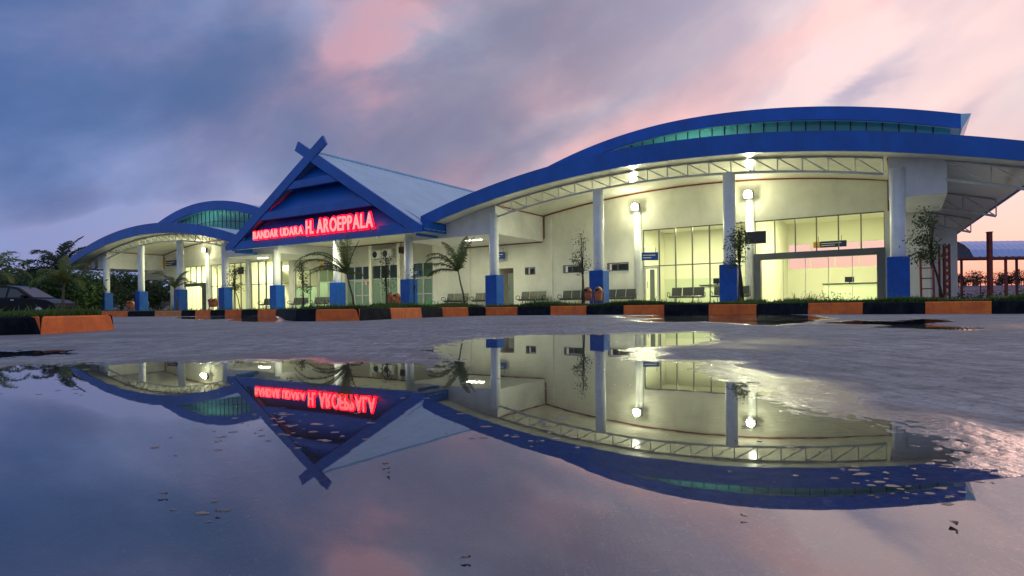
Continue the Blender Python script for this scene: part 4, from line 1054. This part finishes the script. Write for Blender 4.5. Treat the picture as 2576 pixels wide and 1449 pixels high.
def small_tree(name, lab, x, d, h, crown, nl, stems, size=.085, base=.22, grp='young trees on the island', mt='tree_leaf', lean=0.0):
    """crown: list of (dx, z, rx, rz) lumps; stems: list of foot offsets"""
    o = thing(name, lab, 'tree', (at(x, d), d, base), 0, grp)
    mb = MB(); zt = min(c[1] for c in crown)
    for dx_ in stems:
        mb.tube([(dx_, 0, -.05), (dx_ * .6 + lean * .4, rng.uniform(-.04, .04), zt * .5), (lean, 0, zt), (lean * 1.1 + crown[-1][0] * .5, 0, h * .9)], [.022, .018, .014, .005], 7)
    for c in crown:
        for k in range(3):
            mb.tube([(lean, 0, zt * rng.uniform(.75, 1.0)), (c[0] * .6 + rng.uniform(-.1, .1) * c[2], rng.uniform(-.5, .5) * c[2], c[1]), (c[0] + rng.uniform(-.8, .8) * c[2], rng.uniform(-.8, .8) * c[2], c[1] + rng.uniform(.1, .8) * c[3])], [.010, .007, .003], 5)
    mb.obj('trunk', 'bark', o, True)
    cl = []
    for c in crown:
        for k in range(max(5, int(22 * c[2] / .3))):
            u = Vector((rng.gauss(0, 1), rng.gauss(0, 1), rng.gauss(0, 1))).normalized() * (rng.random() ** .45)
            cl.append((c[0] + u.x * c[2], u.y * c[2] * .9, c[1] + u.z * c[3], .10 + .10 * rng.random()))
    def vol():
        q = rng.choice(cl); return (q[0] + rng.gauss(0, q[3] * .55), rng.gauss(q[1], q[3] * .55), rng.gauss(q[2], q[3] * .55))
    leaves(nl, vol, size).obj('crown', mt, o)
    return o
small_tree('young_tree', 'slender young tree left of the ninth column with narrow dark crown', 1467, 18.6, 2.25, [(-.05, 1.25, .16, .35), (-.10, 1.7, .19, .35), (-.22, 1.35, .10, .15), (-.05, 2.05, .10, .2), (.08, 1.2, .14, .2)], 520, [-.03, .04], .06)
small_tree('young_tree', 'bushy young tree with several stems before the tenth column', 1862, 17.0, 2.1, [(-.12, 1.75, .22, .25), (.1, 1.7, .22, .25), (.0, 1.95, .18, .18), (-.05, 1.35, .2, .2), (-.25, 1.15, .1, .1)], 900, [-.06, 0, .06, .10], .075)
small_tree('young_tree', 'leaning tree right of the last column below the eave', 2372, 15.2, 2.3, [(-.45, 1.9, .18, .25), (-.52, 1.5, .26, .25), (-.55, 1.15, .30, .18), (-.35, 2.1, .13, .15), (-.25, 1.3, .2, .2)], 1100, [0.0, .03], .075, lean=-.28)
small_tree('young_tree', 'thin leafy shrub before the frosted entrance doors', 972, 16.0, 1.5, [(.0, 1.3, .09, .2), (-.03, .95, .12, .25), (.03, .6, .10, .2)], 380, [0.0, .03], .055)
small_tree('young_tree', 'thin wilted shrub beside the seventh plinth', 1042, 17.5, 1.15, [(.0, 1.0, .09, .12), (.03, .6, .08, .2)], 130, [0.0], .06)
small_tree('young_tree', 'thin shrub between the fifth and sixth plinth', 762, 23.8, 1.95, [(-.05, 1.7, .14, .2), (.03, 1.25, .16, .25), (.1, .85, .2, .2)], 420, [0.0, .04], .08)
small_tree('young_tree', 'small tree before the monitor left of the entrance', 590, 26.0, 1.85, [(-.1, 1.5, .25, .25), (.08, 1.65, .2, .2), (-.05, 1.05, .22, .2), (.15, .95, .15, .12)], 560, [-.03, .25], .08)
# weeds along the kerb at the right
for i, (x, d, h, n) in enumerate([(2050, 13.3, .24, 130), (2095, 13.1, .30, 160), (2140, 12.9, .18, 100), (1375, 16.9, .25, 70), (1400, 16.8, .2, 60), (1590, 16.2, .26, 80)]):
    o = thing('weed', ['low weed at the left of the overgrown kerb stretch on the right', 'tallest weed on the overgrown kerb stretch on the right', 'low weed at the right of the overgrown kerb stretch', 'wispy weed left of the bench below the double vent', 'wispy weed just right of its twin below the double vent', 'wispy weed by the foot of the ninth plinth'][i], 'weed', (at(x, d), d + .25, .22), 0, 'weeds along the kerb')
    def vol(): return (rng.gauss(0, .14), rng.gauss(-.06, .10), abs(rng.gauss(0, h * .45)))
    leaves(n, vol, .05).obj('foliage', 'grass_leaf', o)
    mb = MB()
    for k in range(5): mb.tube([(rng.uniform(-.08, .08), 0, 0), (rng.uniform(-.15, .15), rng.uniform(-.1, .1), h)], [.004, .002], 4)
    mb.obj('stem', 'bark', o)

def big_tree(lab, x, d, h, r, nl, size=.32, mt='far_leaf', base=0, grp='dark trees on the left', squat=.86):
    o = thing('leafy_tree', lab, 'tree', (at(x, d), d, base), 0, grp)
    mb = MB().tube([(0, 0, -.1), (.1, 0, h * .3), (-.1, .1, h * .6)], [.2, .15, .08], 8)
    cl = []
    for k in range(40):
        u = Vector((rng.gauss(0, 1), rng.gauss(0, 1), rng.gauss(0, 1))).normalized() * (rng.random() ** .4)
        c = (u.x * r, u.y * r * .8, h * (1 - squat / 2) + u.z * h * squat / 2, r * rng.uniform(.16, .34)); cl.append(c)
        if k < 9: mb.tube([(0, 0, h * .3), (c[0] * .5, c[1] * .5, h * .45 + c[2] * .2), c[:3]], [.08, .05, .02], 5)
    mb.obj('trunk', 'bark', o, True)
    def vol():
        q = rng.choice(cl); return (rng.gauss(q[0], q[3] * .6), rng.gauss(q[1], q[3] * .6), max(.2, rng.gauss(q[2], q[3] * .5)))
    leaves(nl, vol, size).obj('crown', mt, o)
for x, d, h, r, lab in [(20, 70, 6.2, 4.0, 'round dark tree at the far left above the car roof'), (105, 74, 5.8, 4.2, 'dark tree behind the car, left of the coconut palm'), (-70, 64, 5.6, 4.0, 'dark tree mostly outside the left edge'), (190, 72, 4.8, 3.6, 'dark tree between the coconut palm and the arched roof tip'), (245, 70, 4.2, 3.2, 'low dark tree under the tip of the left arched roof'), (70, 58, 3.6, 3.2, 'green bush-like tree directly above the car bonnet'), (150, 52, 3.2, 2.8, 'green low tree behind the yellow green palm'), (205, 56, 3.0, 2.4, 'low reddish green tree left of the first column')]:
    big_tree(lab, x, d, h, r, 4200, .36)
for x, d, h, r, lab in [(305, 92, 6.0, 3.8, 'dark tree seen through the left passage beside the first column'), (350, 90, 5.4, 3.6, 'dark tree seen through the left passage behind the second column'), (400, 94, 5.8, 3.8, 'dark tree seen through the left passage left of the third column')]:
    big_tree(lab, x, d, h, r, 3600, .42, grp='trees behind the left passage')

# ------------------------------------------------------------------ black car on the left
CARD = 33.0
car = thing('parked_car', 'black hatchback parked on the drive at the far left', 'car', (at(168, CARD) - 4.25, CARD, .02), 0)
body = [(-.05, .34), (-.03, .75), (.10, .98), (.45, 1.02), (2.95, .98), (3.75, .88), (4.15, .70), (4.25, .45), (4.20, .28), (3.95, .25), (.15, .25)]
mb = MB(); rings = []
for y, ins in ((-.86, .06), (-.82, 0), (.82, 0), (.86, .06)):
    rings.append([(2.1 + (x - 2.1) * (1 - ins * .3), y, .25 + (z - .25) * (1 - ins * .6)) for x, z in body])
mb.loft(rings, True).obj('body', 'car_black', car)
cab = [(.12, .97), (.30, 1.42), (.62, 1.60), (1.5, 1.66), (2.15, 1.55), (3.05, 1.0)]
mb = MB(); mb.loft([[(x, (-1 if y0 < 0 else 1) * (.80 - (z - .97) * .26) * abs(y0), z) for x, z in cab] for y0 in (-1, -.92, .92, 1)], True).obj('cabin', 'car_black', car)
def sidewin(pts, nm='window'):
    MB().add([(x, -(.815 - (z - .97) * .26), z) for x, z in pts], [tuple(range(len(pts)))]).obj(nm, 'car_glass', car)
sidewin([(1.72, 1.02), (2.72, 1.03), (2.15, 1.42), (1.78, 1.50)]); sidewin([(.72, 1.02), (1.62, 1.02), (1.66, 1.52), (.80, 1.52)]); sidewin([(.28, 1.03), (.62, 1.02), (.70, 1.50), (.52, 1.46)])
MB().add([(3.03, -.70, 1.02), (3.03, .70, 1.02), (2.19, .56, 1.545), (2.19, -.56, 1.545)], [(0, 1, 2, 3)]).obj('windscreen', 'car_glass', car)
for wx in (.85, 3.42):
    for wy in (-1, 1):
        w = MB(); w.tube([(wx, wy * .72, .30), (wx, wy * .88, .30)], .31, 22).obj('tyre', 'black_rubber', car)
        MB().tube([(wx, wy * .875, .30), (wx, wy * .895, .30)], .20, 16).obj('rim', 'chrome', car)
MB().add([(3.78, -.835, .84), (4.12, -.82, .68), (4.16, -.70, .66), (4.15, -.68, .60), (4.10, -.83, .60), (3.78, -.848, .72)], [(0, 5, 4, 3, 2, 1)]).obj('headlight', 'chrome', car)
MB().bevbox(2.55, 2.72, -1.0, -.80, 1.02, 1.14, .02).obj('mirror', 'car_black', car)
for x in (1.05, 1.95): MB().box(x, x + .18, -.885, -.86, .86, .90).obj('handle', 'chrome', car)

# ------------------------------------------------------------------ right-hand background
o = thing('ladder', 'red steel ladder frame standing by the wall right of the last column', 'ladder', (at(2334, 25), 25, .0), -.35)
for x in (-.22, .22): MB().bar((x, 0, 0), (x, .1, 2.25), .07).obj('rail', 'red_steel', o)
for k in range(5): MB().bar((-.22, .02 * k, .35 + .42 * k), (.22, .02 * k, .35 + .42 * k), .045).obj('rung', 'red_steel', o)
MB().box(-.28, .28, -.25, .25, .0, .42).obj('base_frame', 'red_steel', o)
o = thing('lattice_mast', 'red lattice mast at the right edge of the terminal', 'mast', (at(2377, 27), 27, 0), .3)
for x in (-.13, .13):
    for y in (-.13, .13): MB().bar((x, y, 0), (x, y, 2.75), .06).obj('leg', 'red_steel', o)
for k in range(9):
    z = .15 + k * .29; s_ = 1 if k % 2 else -1
    MB().bar((-.13 * s_, -.13, z), (.13 * s_, -.13, z + .29), .035).obj('brace', 'red_steel', o)
    MB().bar((.13, -.13 * s_, z), (.13, .13 * s_, z + .29), .035).obj('brace', 'red_steel', o)
o = thing('gate_post', 'dark red steel post standing alone before the glowing sky', 'post', (at(2491, 29), 29, 0), 0)
MB().bar((0, 0, -.05), (0, 0, 3.46), .17).obj('shaft', 'red_steel', o); MB().box(-.16, .16, -.16, .16, 0, .05).obj('base_plate', 'red_steel', o); MB().box(-.105, .105, -.105, .105, 3.46, 3.50).obj('cap', 'red_steel', o)
# shelter with curved blue sheet roof
SD = 47.0
o = thing('shelter', 'open shelter with curved pale blue corrugated roof at the right edge', 'shelter', (at(2440, SD), SD, 0), 0)
x0, x1 = 0.0, 9.5
mb = MB(); n = 9; cor = 76
arc = [(-.1, 3.72), (.28, 4.30), (.9, 4.75), (1.6, 5.02), (2.4, 5.12), (3.2, 5.02), (3.9, 4.75), (4.5, 4.3), (4.8, 3.95)]
for i in range(cor + 1):
    x = x0 + (x1 - x0) * i / cor; dz = .05 * (i % 4 < 1)
    for y, z in arc: mb.v.append((x, y - .3, z - .15 + dz))
for i in range(cor):
    for j in range(n - 1):
        a = i * n + j; mb.f.append((a, a + n, a + n + 1, a + 1))
mb.obj('roof_sheet', 'canopy_blue', o)
for y, z in (arc[0], arc[8]): MB().bar((-2.2, y - .25, z - .25), (x1, y - .25, z - .25), .12).obj('beam', 'red_steel', o)
for y, z in arc[1:5]: MB().bar((-2.2, y - .25, z - .22), (x1, y - .25, z - .22), .06).obj('purlin', 'red_steel', o)
for x in (-1.9, 2.6, 7.2):
    for y in (0, 4.6): MB().bar((x, y - .2, -.05), (x, y - .2, 3.7), .14).obj('post', 'red_steel', o)
# perimeter fence
o = thing('perimeter_fence', 'low wire fence with thin posts beyond the grass at the right', 'fence', (at(2400, 60), 60, 0), 0)
for k in range(9): MB().bar((k * 2.6, 0, -.05), (k * 2.6, 0, 2.0), .08).obj('post', 'red_steel', o)
for z in (.35, .8, 1.25, 1.7): MB().bar((0, 0, z), (20.8, 0, z), .025).obj('wire', 'red_steel', o)
for i, (x, d, w) in enumerate([(2420, 30, .5), (2475, 28, .55), (2560, 24, .8)]):
    o = thing('bush', ['low dark bush beside the lone red post, on its left', 'dark bush at the foot of the lone red post', 'low spreading bush at the right edge of the picture'][i], 'bush', (at(x, d), d, 0), 0, 'low bushes on the right')
    def vol(): return (rng.gauss(0, w * .5), rng.gauss(0, w * .4), abs(rng.gauss(.25, .2)))
    leaves(420, vol, .12).obj('foliage', 'tree_leaf', o)
    mb = MB()
    for k in range(4): mb.tube([(0, 0, -.05), (rng.uniform(-.3, .3), 0, .45)], [.02, .006], 5)
    mb.obj('stem', 'bark', o)
# rising ground and far wood
nx = 60; mb = MB()
for i in range(nx + 1):
    x = -260 + 820 * i / nx
    hgt = 10.5 + 1.6 * math.sin(x * .018) + 1.0 * math.sin(x * .05 + 1)
    for y, f in ((150, 0), (210, .35), (290, .8), (380, 1.0), (520, .9), (700, 0)): mb.v.append((x, y, -.3 + hgt * f))
for i in range(nx):
    for j in range(5):
        a = i * 6 + j; mb.f.append((a, a + 6, a + 7, a + 1))
mb.obj('hill', 'hill', None, True)['kind'] = 'structure'
mb = MB(); mt_ = MB()
for k in range(190):
    x = rng.uniform(215, 380); y = rng.uniform(330, 372); hz_ = rng.uniform(4.2, 8.2); zb = 9.5
    mt_.tube([(x, y, zb - 2), (x + rng.uniform(-.5, .5), y, zb + hz_ * .7)], [.22, .08], 5)
    for q in range(5): mt_.tube([(x, y, zb + hz_ * rng.uniform(.3, .6)), (x + rng.uniform(-2.2, 2.2), y + rng.uniform(-1, 1), zb + hz_ * rng.uniform(.7, 1.0))], [.09, .03], 4)
    cl = [(x + rng.gauss(0, 1.6), y + rng.gauss(0, 1.2), zb + hz_ * rng.uniform(.0, .98)) for _ in range(9)]
    def vol():
        q = rng.choice(cl); return (rng.gauss(q[0], .55), rng.gauss(q[1], .5), rng.gauss(q[2], .4))
    leaves(200, vol, .85, mb)
for i in range(len(mt_.f)): pass
wd = thing('far_wood', 'far line of trees dark against the orange glow at the right', 'trees'); wd['kind'] = 'stuff'
a = mb.obj('foliage', 'dusk_leaf', wd); a['kind'] = 'stuff'; a = mt_.obj('trunks', 'bark', wd); a['kind'] = 'stuff'

# ------------------------------------------------------------------ litter lying in the puddle
litter = [(318, 966, .030, 'brown leaf floating below the reflection of the left roof'), (400, 1250, .010, 'small red brown leaf lying in the lower left of the puddle'), (970, 1172, .010, 'red leaf scrap below the reflected gable roof'), (972, 1194, .009, 'smaller red leaf scrap just below the red one under the gable reflection'), (1868, 1306, .006, 'tiny pale leaf below the reflection of the right roof'), (2392, 1322, .014, 'dark shrivelled leaf at the lower right of the puddle'), (1160, 1412, .008, 'dark sodden leaf near the bottom centre of the puddle'), (545, 1295, .008, 'brown leaf scrap left of the bottom centre'), (725, 955, .025, 'dark twisted leaf near the reflected neon letters')]
for x, y, L, lab in litter:
    gx_, gy_ = gpt(x, y); o = thing('fallen_leaf', lab, 'leaf', (gx_, gy_, .002), rng.uniform(0, 6.28), 'leaves lying in the puddle')
    mb = MB(); n = 7
    for i in range(n + 1):
        f = i / n; w = L * .32 * math.sin(math.pi * (f * .9 + .06)); zz = L * .06 * math.sin(f * 3.0) + .001
        mb.v += [(L * (f - .5), -w, zz + w * .2), (L * (f - .5), 0, zz), (L * (f - .5), w, zz + w * .3)]
    for i in range(n):
        a = i * 3; mb.f += [(a, a + 3, a + 4, a + 1), (a + 1, a + 4, a + 5, a + 2)]
    mb.obj('blade', 'leaf_litter', o); MB().tube([(-L * .5, 0, .002), (-L * .8, L * .08, .003)], [.0012, .0008], 4).obj('stalk', 'bark', o)

def flecks():
    V = MB(); r = random.Random(3)
    for cx, cy, sx, sy, n in [(740, 1075, 90, 22, 60), (690, 1050, 60, 12, 25), (1340, 1085, 60, 25, 36), (1180, 1075, 70, 20, 10), (2250, 1195, 110, 22, 46), (2330, 1240, 70, 16, 22), (1990, 1170, 160, 40, 14), (500, 1110, 120, 16, 16), (530, 1290, 60, 14, 10), (700, 1420, 30, 6, 0), (130, 980, 120, 10, 12), (1250, 1000, 150, 30, 16), (1900, 1110, 60, 14, 14), (860, 950, 200, 20, 10)]:
        for k in range(int(n * .62)):
            x, y = gpt(r.gauss(cx, sx), r.gauss(cy, sy)); s_ = r.uniform(.0018, .0055) * (y + .4); st = r.uniform(.6, 1.8); a0 = r.random() * 6
            m_ = 7; V.add([(x, y, .0012)] + [(x + s_ * st * math.cos(a0 + q * 2 * math.pi / m_) * r.uniform(.6, 1.2), y + s_ * math.sin(a0 + q * 2 * math.pi / m_) * r.uniform(.6, 1.2), .0004) for q in range(m_)], [(0, 1 + q, 1 + (q + 1) % m_) for q in range(m_)])
    o = V.obj('floating_debris', 'debris'); tag(o, 'tiny flecks of foam and grit floating on the wide puddle', 'debris', kind='stuff')
mat('debris', (.30, .26, .24), .35, .6, col2=(.10, .07, .06), vscale=3)
flecks()
# a few things standing about in the halls
def trolley(s_, m, rot, lab):
    o = thing('luggage_trolley', lab, 'trolley', FW(s_, m, FLOOR), -AL + rot, 'luggage trolleys')
    MB().bar((-.25, -.4, .18), (-.25, .4, .22), .03).obj('rail', 'chrome', o); MB().bar((.25, -.4, .18), (.25, .4, .22), .03).obj('rail', 'chrome', o)
    MB().box(-.28, .28, -.38, .36, .20, .23).obj('tray', 'bench_metal', o)
    MB().tube([(-.25, .38, .2), (-.27, .46, .95), (0, .48, 1.02), (.27, .46, .95), (.25, .38, .2)], .02, 8).obj('handle', 'chrome', o)
    for x, y in ((-.2, -.34), (.2, -.34), (-.25, .36), (.25, .36)): MB().tube([(x - .02, y, .085), (x + .02, y, .085)], .085, 12).obj('wheel', 'black_rubber', o)
trolley(19.7, 2.6, .4, 'luggage trolley left of the fifth plinth'); trolley(20.3, 3.1, .9, 'luggage trolley behind the one by the fifth plinth')
def counter(s_, m, w, lab):
    o = thing('service_counter', lab, 'counter', FW(s_, m, FLOOR), -AL, 'service counters in the halls')
    MB().bevbox(-w / 2, w / 2, -.3, .3, 0, 1.02, .02).obj('body', 'interior_low', o); MB().bevbox(-w / 2 - .05, w / 2 + .05, -.36, .36, 1.02, 1.07, .01).obj('top', 'dark_metal', o)
    MB().bevbox(-.25, .2, -.05, .0, 1.12, 1.42, .01).obj('screen', 'screen_black', o); MB().bar((-.02, 0, 1.07), (-.02, 0, 1.15), .06).obj('stand', 'dark_metal', o)
counter(11.2, 9.5, 2.4, 'counter with a screen seen through the left window wall'); counter(15.8, 10.0, 3.0, 'counter with a screen in the room left of the entrance'); counter(51.5, 7.9, 1.8, 'counter with a screen behind the benches of the right hall'); counter(57.6, 12.0, 2.6, 'counter with a screen deep in the right hall behind the portal')
